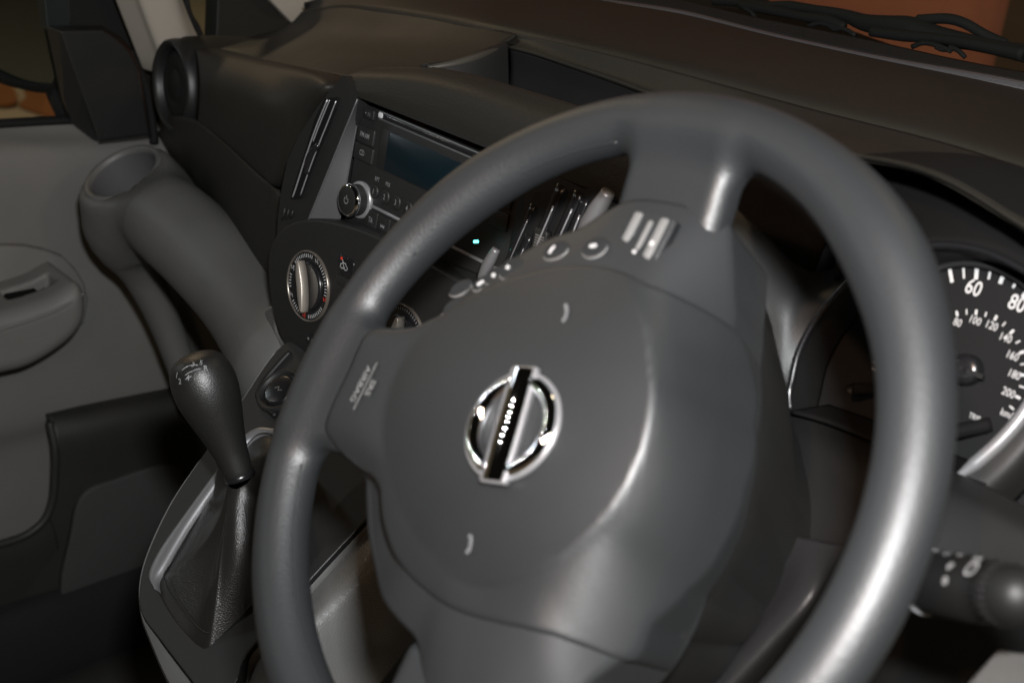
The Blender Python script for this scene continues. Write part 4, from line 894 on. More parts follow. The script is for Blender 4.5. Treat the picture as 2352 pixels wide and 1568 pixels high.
# light switch stalk
sc = at(2235, 1345, y=.062)
stalk = thing('light_switch_stalk', 'black stalk with white lamp symbols and a bright collar, right of the steering wheel', 'stalk', sc)
sa = at(2134, 1336, y=.072); sb = at(2326, 1366, y=.052)
ax = (sb - sa); ax /= np.linalg.norm(ax); e1 = np.cross(ax, (0, 0, 1)); 
TFm = Frame(sa, e1, np.cross(ax, e1)); L = np.linalg.norm(sb - sa)
m = lathe(TFm, [(0.006, -.010), (.0115, -.006), (.0128, -.001), (.0131, .0015), (.0120, .0028)], 44); sc_ = obj('stalk_collar', m.V, m.F, MT['collar'], stalk)
t_ = tube([TFm.w(.0134 * math.cos(a), .0134 * math.sin(a), -.0002) for a in np.linspace(0, 2 * math.pi, 48, endpoint=False)], .0008, 8, True); obj('collar_ring', t_.V, t_.F, MT['silver'], sc_)
m = lathe(TFm, [(.0110, .002), (.0130, .004), (.0136, .008), (.0136, L * .5), (.0130, L * .68), (.0120, L * .76), (.0123, L * .80), (.0122, L * .98), (.0104, L * 1.13), (.006, L * 1.21), (.0002, L * 1.23)], 44); grip = obj('stalk_grip', m.V, m.F, MT['knob2'], stalk)
t_ = tube([sa - ax * .038, sa - ax * .02 , sa - ax * .004], [.008, .0078, .0085], 16); obj('stalk_stem', t_.V, t_.F, MT['blackm'], stalk)
for k in range(26):
    a = 2 * math.pi * k / 26; b0 = TFm.w(.0121 * math.cos(a), .0121 * math.sin(a), L * .81); b1 = TFm.w(.0120 * math.cos(a), .0120 * math.sin(a), L * .97); t_ = tube([b0, b1], .0006, 5); obj('grip_rib', t_.V, t_.F, MT['blackm'], grip)
def on_cyl(px, py, r=.0137):
    d = RX * ((px - 1176) / FPX) + RY * ((py - 784) / FPX) + RZ; o_ = CAM - sa
    dp = d - ax * (d @ ax); op = o_ - ax * (o_ @ ax); A = dp @ dp; B = 2 * dp @ op; Cc = op @ op - r * r; D = max(B * B - 4 * A * Cc, 0)
    t = (-B - math.sqrt(D)) / (2 * A); p = CAM + d * t; q = p - sa; nrm = q - ax * (q @ ax); nrm /= np.linalg.norm(nrm)
    return Frame(p + nrm * .0003, ax, np.cross(nrm, ax))
for (x, y, kind) in ((2183, 1300, 'a'), (2172, 1333, 'a'), (2175, 1272, 'a'), (2205, 1275, 'b'), (2232, 1306, 'c')):
    g = on_cyl(x, y); m = MB()
    if kind == 'a': stroke(g, [(.0014 * math.cos(a), .0014 * math.sin(a)) for a in np.linspace(0, 6.28, 12, endpoint=False)], .0008, 0, m, True); stroke(g, [(-.0014, -.0012), (.0016, .0012)], .0006, 0, m)
    elif kind == 'b': stroke(g, [(-.002, 0), (.002, 0)], .0014, 0, m)
    else: stroke(g, rrect(0, 0, .0052, .0056, .0016), .0011, 0, m, True); [stroke(g, [(-.0012 + .0018 * k, .004), (.0002 + .0018 * k, .0058)], .0007, 0, m) for k in (-1, 0, 1)]
    obj('lamp_symbol', m.V, m.F, MT['stalkprint'], grip, smooth=False)
bk = [[at(2050, 1430, y=.13), at(2200, 1440, y=.13), at(2420, 1470, y=.12)], [at(2000, 1600, y=.12), at(2200, 1600, y=.12), at(2420, 1600, y=.12)]]
lw = [[at(2290, 1490, y=.10), at(2352, 1500, y=.095), at(2420, 1500, y=.09)], [at(2222, 1570, y=.09), at(2352, 1570, y=.085), at(2420, 1570, y=.08)], [at(2150, 1690, y=.09), at(2352, 1690, y=.085), at(2420, 1690, y=.08)]]
patch('knee_panel', lw, MT['grey'], dash, 16, 16)

# ------------------------------------------------------------------ grey lower dashboard with cup holder
cupc = at(281, 396, x=-.585)
CUP = Frame(cupc, np.array([1, 0, 0]), np.array([0, .87, .49]))
CUP = Frame(cupc, (.97, 0, -.10), (-.03, .87, .49)) if False else CUP
CR = .0475
def seg(P, a, b, ra, rb, k=None):
    a = np.array(a); b = np.array(b); ab = b - a; t = np.clip(((P - a) @ ab) / (ab @ ab), 0, 1); return np.linalg.norm(P - a - t[:, None] * ab, axis=1) - (ra + (rb - ra) * t)
cz = CUP.z
dn = np.array([.12, .10, -1]); dn /= np.linalg.norm(dn)
def chain(pts, rad, n):
    Q = spline(np.column_stack([np.array(pts), rad]), n); return Q[:, :3], Q[:, 3]
arm, armr = chain([cupc - cz * .07, at(368, 508, x=-.50), at(458, 596, x=-.405), at(540, 690, x=-.325), at(610, 790, x=-.24), at(650, 870, x=-.18)], [.038, .0425, .041, .040, .042, .045], 26)
bar_, barr = chain([cupc - cz * .055, at(276, 515, x=-.595), at(322, 622, x=-.60), at(370, 720, x=-.60), at(420, 850, x=-.59), at(455, 960, x=-.58)], [.042, .038, .0235, .0195, .018, .018], 26)
shift = RX * .010 - RY * .010 + RZ * .012
arm = arm + shift * np.linspace(0.2, 1, len(arm))[:, None]; armr = armr + np.linspace(.002, .013, len(arm))
def chain_d(P, q, r):
    d = None
    for i in range(len(q) - 1):
        e = seg(P, q[i], q[i + 1], r[i], r[i + 1]); d = e if d is None else np.minimum(d, e)
    return d
def low_field(P):
    Q = P - cupc; hh = Q @ cz; rad = np.linalg.norm(Q - hh[:, None] * cz, axis=1)
    rr0 = CR - .010 * np.clip(-hh / .10, 0, 1)
    d = np.maximum(rad - rr0, np.maximum(hh, -hh - .06)) ; d = np.where((rad > rr0 - .006) & (hh > -.006), np.hypot(np.maximum(rad - rr0 + .006, 0), np.maximum(hh + .006, 0)) - .006, d)
    d = smin(d, smin(chain_d(P, arm, armr), chain_d(P, bar_, barr), .05), .045)
    # keep the cup mouth clear and hollow
    e = hh - .004 - np.maximum(0, rad - CR) * .6; k = .02; q = np.clip(.5 + .5 * (e - d) / k, 0, 1)
    d = np.where(rad < CR + .06, d + (e - d) * q + k * q * (1 - q), d)
    cav = np.maximum(rad - (CR - .0055 - .03 * np.clip(-hh, 0, .1)), -(hh + .075)); return np.maximum(d, -cav)
V, F = iso(low_field, (-.70, .08, .18), (-.12, .42, .62), .0055)
lowd = thing('lower_dashboard', 'grey lower dashboard with round cup holder at its door end and two arms', 'lower dashboard', cupc)
obj('lower_moulding', V, F, MT['grey'], lowd)
m = lathe(CUP, [(CR - .0085, -.004), (CR - .0075, .0006), (CR - .0045, .0022), (CR - .0015, .0012), (CR + .0004, -.003)], 64); obj('cup_rim', m.V, m.F, MT['grey'], lowd)
m = lathe(CUP, [(CR - .008, -.002), (CR - .0095, -.04), (CR - .012, -.072), (0, -.0725)], 56); obj('cup_well', m.V, m.F, MT['cupwell'], lowd)
# ------------------------------------------------------------------ centre console
CF = Frame((0, .17, .48), (1, 0, 0), (0, .8, .6))
def cxy(px, py, h=0.0): return tuple(CF.px(px, py, h)[:2])
cons = thing('centre_console', 'black-topped grey centre console with a silver strip round the gear boot', 'console', CF.w(-.02, -.1, -.1))
neck = [at(640, 700, y=.192), at(633, 752, y=.19), at(655, 790, y=.188), at(690, 822, y=.186)]
neck2 = [at(600, 720, y=.205), at(588, 760, y=.200), at(610, 850, y=.188), at(640, 880, y=.18)]
neck3 = [at(570, 765, y=.22), at(562, 850, y=.205), at(550, 925, y=.175), at(560, 990, y=.15)]
neck4 = [at(562, 790, y=.25), at(545, 900, y=.22), at(500, 1000, y=.19), at(480, 1060, y=.15)]
patch('console_neck', [neck, neck2, neck3, neck4], MT['grey'], cons, 30, 30)
t_ = tube(spline([at(624, 704, y=.199), at(600, 725, y=.2035), at(583, 752, y=.2095), at(572, 795, y=.2145), at(567, 845, y=.211), at(566, 880, y=.203)], 40), .0007, 6); obj('neck_joint', t_.V, t_.F, MT['greyl'], cons)
body = [(655, 786), (545, 928), (462, 1045), (386, 1158), (328, 1285), (314, 1350), (318, 1412), (338, 1470), (400, 1600), (480, 1680), (560, 1600), (575, 1519), (608, 1478), (728, 1338), (842, 1214), (905, 1140), (850, 1000), (760, 880)]
top = [(668, 790), (556, 932), (474, 1048), (400, 1160), (343, 1285), (328, 1350), (330, 1408), (378, 1478), (443, 1562), (490, 1620), (545, 1575), (566, 1517), (600, 1473), (721, 1333), (836, 1208), (898, 1135), (845, 1005), (755, 885)]
bp_ = spline([cxy(*p) for p in body], 110, True); tp_ = spline([cxy(*p) for p in top], 110, True)
rb_ = [(bp_, -.001), (bp_ * 1.0, -.004), (bp_, -.012)]; 
c_ = bp_.mean(0); rings = [(c_ + (bp_ - c_) * .5, -.03), (c_ + (bp_ - c_) * .93, -.008), (c_ + (bp_ - c_) * .975, .0005), (bp_, -.003), (bp_, -.014), (c_ + (bp_ - c_) * np.array([.90, .93]), -.08), (c_ + (bp_ - c_) * np.array([.86, .9]), -.30)]
Vb = []
for P, h in rings: Vb += [CF.w(x, y, h) for x, y in P]
Fb = grid_faces(len(rings), 110, True) + [list(range(110))]
obj('console_body', Vb, Fb, MT['grey'], cons, sharp=50)
bootD = [(520, 1104), (443, 1217), (390, 1307), (368, 1345), (376, 1372), (420, 1442), (480, 1492), (510, 1466), (592, 1384), (650, 1300), (690, 1180), (690, 1060), (640, 1000), (600, 998), (560, 1040)]
hole = spline([cxy(*p) for p in bootD], 80, True); hc_ = hole.mean(0)
V, F = plate_with_hole(CF, [tuple(p) for p in tp_], [tuple(p) for p in (hc_ + (hole - hc_) * 1.0)], -.006, .004)
obj('console_top', V, F, MT['conso'], cons, smooth=False, bevel=.001)
def strip_band(fr, inner, outer, h0, h1, name, mt, par):
    """raised band between two matched lines of the frame"""
    n = len(inner); V = []; mid = (np.array(inner) + np.array(outer)) / 2
    for P, h in ((outer, h0), (outer, h1 * .7), (mid * .5 + np.array(outer) * .5, h1), (mid * .5 + np.array(inner) * .5, h1), (inner, h1 * .6), (inner, h0 - .004)): V += [fr.w(x, y, h) for x, y in P]
    return obj(name, V, grid_faces(6, n), mt, par)
si = spline([cxy(*p) for p in ((640, 1012), (604, 1012), (574, 1030), (522, 1103), (443, 1217), (390, 1307), (372, 1340), (374, 1366))], 60); so_ = spline([cxy(*p) for p in ((640, 992), (600, 990), (562, 1014), (503, 1092), (425, 1198), (368, 1280), (350, 1328), (366, 1362))], 60)
strip_band(CF, si, so_, .002, .008, 'silver_strip', MT['strip'], cons)
# power socket
g = CF.sub(*cxy(650, 905), .004)
m = lathe(g, [(.0215, 0), (.0210, .003), (.0190, .0042), (.0170, .003), (.0165, 0), (.0150, -.002)], 48); obj('socket_ring', m.V, m.F, MT['dash2'], cons)
m = lathe(g, [(.0150, -.001), (.0142, .0028), (.0122, .0036), (0, .0032)], 44); so2 = obj('socket_cap', m.V, m.F, MT['black'], cons)
m = MB(); stroke(g.sub(0, 0, .0039), [(-.004, -.001), (-.001, .002), (.001, -.001), (.004, .001)], .0008, 0, m); obj('socket_symbol', m.V, m.F, MT['greyd'], so2, smooth=False)
P = spline([CF.w(*cxy(x, y), .0045) for x, y in ((672, 815), (640, 850), (612, 885), (600, 912), (606, 930), (640, 962))], 40); t_ = tube(P, .0028, 10); obj('socket_surround', t_.V, t_.F, MT['knob2'], cons)
# driver side of the console
e0 = [CF.w(*cxy(x, y), -.004) for x, y in ((905, 1150), (838, 1214), (724, 1340), (603, 1480), (560, 1560), (520, 1640))]
e1 = [at(920, 1240, x=.095), at(850, 1302, x=.103), at(735, 1412, x=.108), at(640, 1520, x=.112), at(600, 1600, x=.115), at(560, 1680, x=.115)]
e1b = [at(925, 1250, x=.099), at(855, 1316, x=.107), at(742, 1428, x=.112), at(650, 1536, x=.116), at(610, 1616, x=.119), at(570, 1700, x=.119)]
e2 = [at(1000, 1400, x=.112), at(930, 1500, x=.116), at(850, 1600, x=.120), at(780, 1700, x=.124), at(740, 1760, x=.126), at(700, 1820, x=.126)]
patch('console_side', [e0, [a * .5 + b * .5 + np.array([.004, 0, .004]) for a, b in zip(e0, e1)], e1, e1b, [a * .5 + b * .5 + np.array([.003, 0, 0]) for a, b in zip(e1b, e2)], e2], MT['greys'], cons, 60, 50)
# dark ignition barrel seen below the wheel spoke
m = iso(lambda P: np.linalg.norm((P - at(752, 1125, y=.16)) * [1, .7, 1], axis=1) - .018, at(752, 1125, y=.16) - .03, at(752, 1125, y=.16) + .03, .003); obj('column_knob', m[0], m[1], MT['blackm'], dash)
# ------------------------------------------------------------------ gear lever
kb0 = at(549, 1088, x=-.002); kt0 = at(470, 885, x=-.030)
lever = thing('gear_lever', 'black gear lever with a rounded knob over a folded leather boot', 'gear lever', CF.w(*hc_, 0))
ka = kt0 - kb0; KL = np.linalg.norm(ka); ka /= KL
kx_ = np.cross((0, 1, 0), ka); KFr = Frame(kb0, kx_, np.cross(ka, kx_))
prof = [(.0, -.002), (.0098, -.002), (.0108, .0), (.0112, .004), (.0128, KL * .25), (.0158, KL * .45), (.0196, KL * .66), (.0226, KL * .84), (.0236, KL * .98), (.0230, KL * 1.10), (.0208, KL * 1.21), (.0165, KL * 1.29), (.010, KL * 1.335), (.004, KL * 1.35), (.0003, KL * 1.352)]
pr_ = spline(np.array([(r, h) for r, h in prof[3:]]), 46); prof2 = prof[:3] + [tuple(p) for p in pr_]
m = lathe(KFr, [(max(r, .0002), h) for r, h in prof2], 56); kn_ = obj('knob', m.V, m.F, MT['knob'], lever)
gt = KL * 1.30
def on_knob(px, py):
    d = RX * ((px - 1176) / FPX) + RY * ((py - 784) / FPX) + RZ; T = np.linspace(.8, 1.1, 3000)
    Q = CAM + d * T[:, None] - KFr.o; h = Q @ KFr.z; r = np.hypot(Q @ KFr.x, Q @ KFr.y); hp = np.array(prof2)[3:]
    o = np.argsort(hp[:, 1]); R = np.interp(h, hp[o, 1], hp[o, 0], left=0, right=0); i = np.argmax(r < R + .0003)
    return CAM + d * T[i]
m = MB()
Pk = {k: on_knob(*v) for k, v in dict(a=(418, 850), b=(433, 840), c=(455, 838), d=(425, 862), e=(442, 852), f=(462, 846), g=(410, 872), h=(425, 872), i=(440, 864), j=(405, 862)).items()}
for p, q in (('a', 'b'), ('b', 'c'), ('d', 'e'), ('e', 'f'), ('h', 'i')):
    t_ = tube(spline([Pk[p], (Pk[p] + Pk[q]) / 2 + ka * .0003, Pk[q]], 5), .00045, 5); obj('shift_line', t_.V, t_.F, MT['greyprint'], kn_)
for s, (px, py) in (('1', (407, 862)), ('3', (444, 838)), ('5', (462, 834)), ('2', (414, 876)), ('4', (432, 868)), ('R', (472, 846))):
    p = on_knob(px, py); pa = on_knob(px + 5, py); pb = on_knob(px, py - 4); g = Frame(p, pa - p, pb - p); g.o = g.o + g.z * .0004; m = text_mesh(g, s, .0055, 0, 0, 0, .9, .0001); obj('shift_figure', m.V, m.F, MT['greyprint'], kn_, smooth=False)
m = lathe(KFr, [(.0090, -.004), (.0112, -.0035), (.0116, -.001), (.0108, .0005)], 40); obj('knob_collar', m.V, m.F, MT['black'], lever)
# boot: pleated skin from the collar down to the frame
nb = 128; th = np.linspace(0, 2 * np.pi, nb, endpoint=False)
q0 = KFr.o - ka * .002; base3 = spline([CF.w(*(hc_ + (np.array(cxy(*p)) - hc_) * 1.02), .0022) for p in bootD], nb, True)
ang = np.array([math.atan2((p - q0) @ CF.y, (p - q0) @ CF.x) for p in base3])
Vb = []; nr = 30
for i in range(nr):
    t = i / (nr - 1); ring = []
    for j in range(nb):
        top_ = q0 + (CF.x * math.cos(ang[j]) + CF.y * math.sin(ang[j])) * .0105
        p = top_ + (base3[j] - top_) * t
        sag = math.sin(math.pi * t); d = base3[j] - top_; d = d - CF.z * (d @ CF.z); d /= np.linalg.norm(d) + 1e-9
        cr = math.cos(2.5 * ang[j] + 1.9); fold = math.copysign(abs(cr) ** .7, cr); fold2 = math.cos(9 * ang[j] + 4 * t); f3 = math.cos(5.5 * ang[j] - 2.2 * t)
        p = p + CF.z * (-.004 * math.sin(math.pi * t) + .010 * fold * sag + .003 * f3 * sag) + d * (.006 * fold * sag + .0022 * fold2 * sag * t)
        Vb.append(p)
obj('boot', Vb, grid_faces(nr, nb, True), MT['leather'], lever)
st = [(base3[j] + (q0 - base3[j]) * .10 + CF.z * .0012) for j in range(nb)]
t_ = tube(np.array(st), .0005, 5, True); obj('boot_seam', t_.V, t_.F, MT['knob'], lever)

# ------------------------------------------------------------------ passenger door
DX = -.745
door = thing('passenger_door', 'grey passenger door with armrest, switch pocket and black mirror cover, left edge of the cabin', 'door', (DX, 0, .2))
def dp_(px, py, x=DX): return at(px, py, x=x)
r0 = [(-.785, -.45, dp_(0, 291)[2]), dp_(-60, 295, -.785), dp_(0, 291, -.785), dp_(150, 282, -.785), dp_(340, 278, -.785), (-.785, .55, dp_(340, 278)[2])]
def drow(y_img, x, sl=-.02): return [(x, -.45, dp_(0, y_img, x)[2] + .0), dp_(-60, y_img - 60 * sl, x), dp_(0, y_img, x), dp_(150, y_img + 150 * sl, x), dp_(340, y_img + 340 * sl, x), (x, .55, dp_(340, y_img + 340 * sl, x)[2])]
rows = [r0, drow(310, -.775), drow(345, -.755), drow(400, -.747), drow(520, DX), drow(700, DX, -.05), drow(860, DX, -.12), drow(985, DX, -.22), drow(1040, DX - .012, -.25), drow(1250, DX - .012, -.35), drow(1500, DX - .01, -.4)]
patch('door_panel', rows, MT['greyd'], door, 70, 50, .01)
ws = [(-.79, -.45, r0[0][2] + .004), dp_(-60, 288, -.788), dp_(0, 284, -.788), dp_(150, 276, -.788), dp_(240, 272, -.788)]
t_ = tube(spline(ws, 20), .0075, 8, ry=.006); obj('window_seal', t_.V, t_.F, MT['rubber'], door)
# armrest pod with a pocket for the window switch
aD = [(-220, 770), (0, 724), (70, 705), (130, 684), (165, 664), (182, 656), (197, 668), (204, 695), (200, 738), (180, 772), (150, 800), (100, 833), (60, 852), (0, 867), (-220, 920)]
aP = np.array([at(x, y, x=-.648)[1:] for x, y in aD]); aP = spline(aP, 90, True)
ye = aP[:, 0].max(); zt = at(100, 694, x=-.648)[2]; zb = aP[:, 1].min()
def poly_sd(Q, P):
    d = np.full(len(Q), 1e9); ins = np.zeros(len(Q), bool)
    for a, b in zip(P, np.roll(P, -1, 0)):
        e = b - a; w_ = Q - a; t = np.clip((w_ @ e) / (e @ e), 0, 1); v = w_ - t[:, None] * e; d = np.minimum(d, (v * v).sum(1))
        c = ((a[1] <= Q[:, 1]) != (b[1] <= Q[:, 1])) & (Q[:, 0] < (b[0] - a[0]) * (Q[:, 1] - a[1]) / (b[1] - a[1] + 1e-12) + a[0]); ins ^= c
    return np.sqrt(d) * np.where(ins, -1, 1)
pk = [at(66, 662, z=zt - .001)]
def arm_field2(P):
    d2 = poly_sd(P[:, 1:], aP); r = .020; w_ = np.stack([d2 + r, np.abs(P[:, 0] + .700) - .055 + r], 1)
    d = np.linalg.norm(np.maximum(w_, 0), axis=1) + np.minimum(w_.max(1), 0) - r
    q = np.abs(P - pk[0]) - [.011, .028, .018]; b = np.linalg.norm(np.maximum(q, 0), axis=1) + np.minimum(q.max(1), 0) - .002
    return np.maximum(d, -b)
V, F = iso(arm_field2, (-.78, -.20, zb - .02), (-.635, ye + .02, aP[:, 1].max() + .02), .004)
obj('armrest', V, F, MT['greyd'], door)
m = dome(Frame(pk[0] + [0, 0, -.010], (1, 0, 0), (0, 1, 0)), rrect(0, -.008, .0205, .038, .002), -.006, .005, .002, 3); obj('window_switch', m.V, m.F, MT['lining'], door)
lipP = 0 and spline([(-.742, ye - .03, zt + .012), (-.748, ye - .06, zt + .03), (-.752, ye - .1, zt + .038), (-.752, -.2, zt + .04)], 30)
bkD = [(0, 561), (52, 562), (100, 571), (142, 586), (172, 616), (192, 650), (200, 690), (190, 740), (100, 780), (0, 800), (-120, 800), (-120, 570)]
bkP = [tuple((dp_(x, y, DX + .004)[1], dp_(x, y, DX + .004)[2])) for x, y in bkD]
BF = Frame((DX, 0, 0), (0, 1, 0), (0, 0, 1))
m = dome(BF, bkP, -.004, .010, .005, 3); obj('armrest_back', m.V, m.F, MT['greyd'], door)
for off, nm in ((.0, 'armrest_lip'),):
    lp_ = spline([at(-80, 790, x=-0.643), at(0, 757, x=-0.643), at(70, 735, x=-0.643), at(130, 712, x=-0.644), at(170, 690, x=-0.648), at(194, 672, x=-0.654)], 40); t_ = tube(lp_, .0018, 8); obj(nm, t_.V, t_.F, MT['greyd'], door)
# black lower trim, pocket and speaker panel
lt0 = [at(104, 950, x=-.742), at(200, 928, x=-.742), at(300, 908, x=-.742), at(430, 882, x=-.742), at(520, 862, x=-.742)]
lt1 = [at(112, 956, x=-.722), at(200, 945, x=-.715), at(300, 926, x=-.712), at(430, 903, x=-.712), at(520, 882, x=-.712)]
lt2 = [at(127, 1000, x=-.705), at(205, 985, x=-.700), at(300, 960, x=-.698), at(430, 935, x=-.698), at(520, 912, x=-.698)]
lt3 = [at(126, 1110, x=-.703), at(200, 1100, x=-.698), at(300, 1080, x=-.696), at(430, 1050, x=-.696), at(520, 1030, x=-.696)]
lt4 = [at(100, 1200, x=-.703), at(195, 1250, x=-.698), at(300, 1240, x=-.696), at(430, 1210, x=-.696), at(520, 1190, x=-.696)]
lt5 = [at(40, 1240, x=-.703), at(150, 1400, x=-.70), at(290, 1370, x=-.698), at(430, 1340, x=-.698), at(520, 1320, x=-.698)]
lt6 = [at(-40, 1262, x=-.703), at(100, 1530, x=-.71), at(280, 1480, x=-.71), at(430, 1450, x=-.71), at(520, 1430, x=-.71)]
patch('lower_trim', [lt0, lt1, lt2, lt3, lt4, lt5, lt6], MT['lowtrim'], door, 60, 50, .01)
lw2 = [[at(-80, 1265, x=-.703), at(0, 1249, x=-.703), at(60, 1228, x=-.703), at(113, 1182, x=-.703)], [at(-80, 1300, x=-.70), at(0, 1290, x=-.70), at(70, 1270, x=-.70), at(130, 1230, x=-.70)], [at(-80, 1480, x=-.71), at(0, 1480, x=-.71), at(80, 1470, x=-.71), at(160, 1440, x=-.71)]]
patch('pocket_front', lw2, MT['lowtrim'], door, 20, 30, .008)
t_ = tube(spline([at(-60, 1264, x=-.701), at(0, 1249, x=-.701), at(60, 1228, x=-.701), at(100, 1196, x=-.701), at(120, 1150, x=-.702), at(126, 1090, x=-.703), at(126, 1030, x=-.705), at(114, 968, x=-.716)], 50), .0055, 10); obj('pocket_lip', t_.V, t_.F, MT['lowtrim'], door)
SPF = Frame((-.694, 0, 0), (0, 1, 0), (0, 0, 1))
spk = [tuple(at(x, y, x=-.694)[1:]) for x, y in ((205, 1122), (260, 1102), (350, 1072), (400, 1066), (425, 1090), (420, 1200), (405, 1310), (330, 1340), (200, 1370), (148, 1378), (140, 1340), (160, 1240), (180, 1150))]
m = dome(SPF, [tuple(p) for p in spline(np.array(spk), 60, True)], -.006, .003, .003, 3); sg = obj('speaker_grille', m.V, m.F, MT['speaker'], door)
# window glass, mirror cover and door frame
gl = [(-.792, -.5, .53), (-.792, .25, .50), (-.80, .33, .70), (-.80, -.5, .90)]
obj('window_glass', gl + [(x - .004, y, z) for x, y, z in gl], [[0, 1, 2, 3], [7, 6, 5, 4]], MT['glass'], door, smooth=False)
MX = -.750
mF = Frame((MX, 0, 0), (0, 1, 0), (0, 0, 1))
outl = [tuple(at(x, y, x=-.765)[1:]) for x, y in ((112, 62), (150, 62), (240, 62), (275, 84), (306, 116), (328, 160), (352, 318), (228, 334), (168, 284), (148, 232))]
inl = [tuple(at(x, y, x=-.735)[1:]) for x, y in ((138, 72), (165, 71), (236, 70), (268, 90), (298, 120), (320, 165), (344, 311), (229, 326), (190, 218), (160, 135))]
V = [(-.772, y, z) for y, z in outl] + [(-.765, y, z) for y, z in outl] + [(-.7365, y, z) for y, z in inl] + [(-.735, y * .97 + np.mean([q[0] for q in inl]) * .03, z * .97 + np.mean([q[1] for q in inl]) * .03) for y, z in inl]
n = len(outl); F = grid_faces(4, n, True) + [list(range(3 * n, 4 * n))]
obj('mirror_cover', V, F, MT['covr'], door, smooth=False, bevel=.002)
def frame_plate(name, D, x, th_, mt, par):
    m = prism(Frame((x, 0, 0), (0, 1, 0), (0, 0, 1)), [tuple(at(a, b, x=x)[1:]) for a, b in D], -th_, 0); return obj(name, m.V, m.F, mt, par, smooth=False, bevel=.002)
frame_plate('window_frame', [(50, -280), (112, -280), (158, -40), (165, 68), (108, 70), (104, 30), (96, -40)], -.775, .02, MT['frameg'], door)
frame_plate('door_corner', [(94, -280), (228, -280), (318, -40), (374, 150), (392, 330), (228, 336), (165, 290), (118, 68), (140, -40)], -.785, .02, MT['rubber'], door)
t_ = tube(spline([at(296, 118, x=-.755), at(322, 165, x=-.755), at(340, 220, x=-.755), at(352, 300, x=-.755), at(354, 330, x=-.755)], 20), .006, 8); obj('door_seal', t_.V, t_.F, MT['rubber'], door)
# outside mirror
mc = at(40, 80, x=-.93)
MF = Frame(mc, (.93, .36, 0), (0, 0, 1))
mirror = thing('door_mirror', 'black outside mirror beyond the passenger window', 'wing mirror', mc)
def mpx(x, y): return tuple(MF.px(x, y)[:2])
mo = [tuple(p) for p in spline([mpx(*p) for p in ((-120, -60), (20, -90), (98, -60), (112, 40), (128, 120), (142, 195), (132, 210), (100, 213), (55, 205), (0, 188), (-70, 150))], 70, True)]
mi = [tuple(p) for p in spline([mpx(*p) for p in ((-100, -50), (20, -75), (88, -50), (102, 40), (118, 120), (129, 178), (120, 190), (98, 193), (50, 186), (0, 166), (-60, 130))], 70, True)]
V, F = plate_with_hole(MF, mo, mi, -.06, .006); obj('mirror_housing', V, F, MT['rubber'], mirror, bevel=.003)
m = dome(MF, mo, -.09, -.02, .03, 4); obj('mirror_back', m.V, m.F, MT['rubber'], mirror)
m = prism(MF, mi, -.006, -.002); obj('mirror_glass', m.V, m.F, MT['mirror'], mirror, smooth=False)
m = tube([at(135, 215, x=-.88), at(150, 245, x=-.84), at(160, 262, x=-.80)], .016, 12); obj('mirror_foot', m.V, m.F, MT['rubber'], mirror)

# ------------------------------------------------------------------ windscreen pillars
def pillar(name, label, quad_lo, quad_hi, mt, x_out, cat='pillar trim'):
    o = thing(name, label, cat, quad_lo[0])
    return o
pl = thing('pillar_trim', 'beige trimmed rear windscreen pillar between the door mirror cover and the quarter window', 'pillar trim', at(410, 120, x=-.68))
def col_patch(nm, a, b, c, mt, par):
    patch(nm, [a, b, c], mt, par, 20, 20, .006)
lo_ = [at(372, 172, x=-.715), at(362, 146, x=-.708), at(312, 14, x=-.70), at(292, -40, x=-.70), at(202, -280, x=-.70)]
m1_ = [at(386, 165, x=-.695), at(378, 140, x=-.690), at(330, 12, x=-.685), at(312, -40, x=-.685), at(222, -280, x=-.685)]
m2_ = [at(440, 115, x=-.685), at(425, 90, x=-.682), at(400, 6, x=-.68), at(390, -40, x=-.68), at(318, -280, x=-.68)]
hi_ = [at(474, 108, x=-.705), at(458, 88, x=-.705), at(421, 4, x=-.702), at(408, -40, x=-.702), at(336, -280, x=-.702)]
patch('pillar_face', [[l + np.array([-.03, -.01, 0]) for l in lo_], lo_, m1_, m2_, hi_], MT['beige'], pl, 40, 30, .004)
t_ = tube(spline([at(470, 108, x=-.708), at(452, 62, x=-.706), at(434, 30, x=-.705), at(422, -40, x=-.705)], 20), .004, 8); obj('quarter_seal', t_.V, t_.F, MT['rubber'], pl)
fpil = thing('windscreen_pillar', 'black front windscreen pillar with beige edge, beside the far dashboard corner', 'pillar', at(580, 60, x=-.70))
frame_plate('pillar_body', [(498, -150), (508, -150), (590, -40), (622, 0), (674, 50), (700, 60), (640, 90), (496, 104), (502, -40)], -.715, .03, MT['pilblk'], fpil)
frame_plate('pillar_edge', [(505, -150), (400, -280), (560, -280), (760, -40), (728, 4), (672, 54), (622, 2)], -.700, .012, MT['beige'], fpil)
qg = thing('quarter_window', 'small quarter window between the two pillars', 'window', at(460, 40, x=-.72))
frame_plate('quarter_glass', [(345, -260), (400, -260), (512, -140), (505, -40), (500, 108), (470, 112), (405, -40)], -.722, .004, MT['glass'], qg)
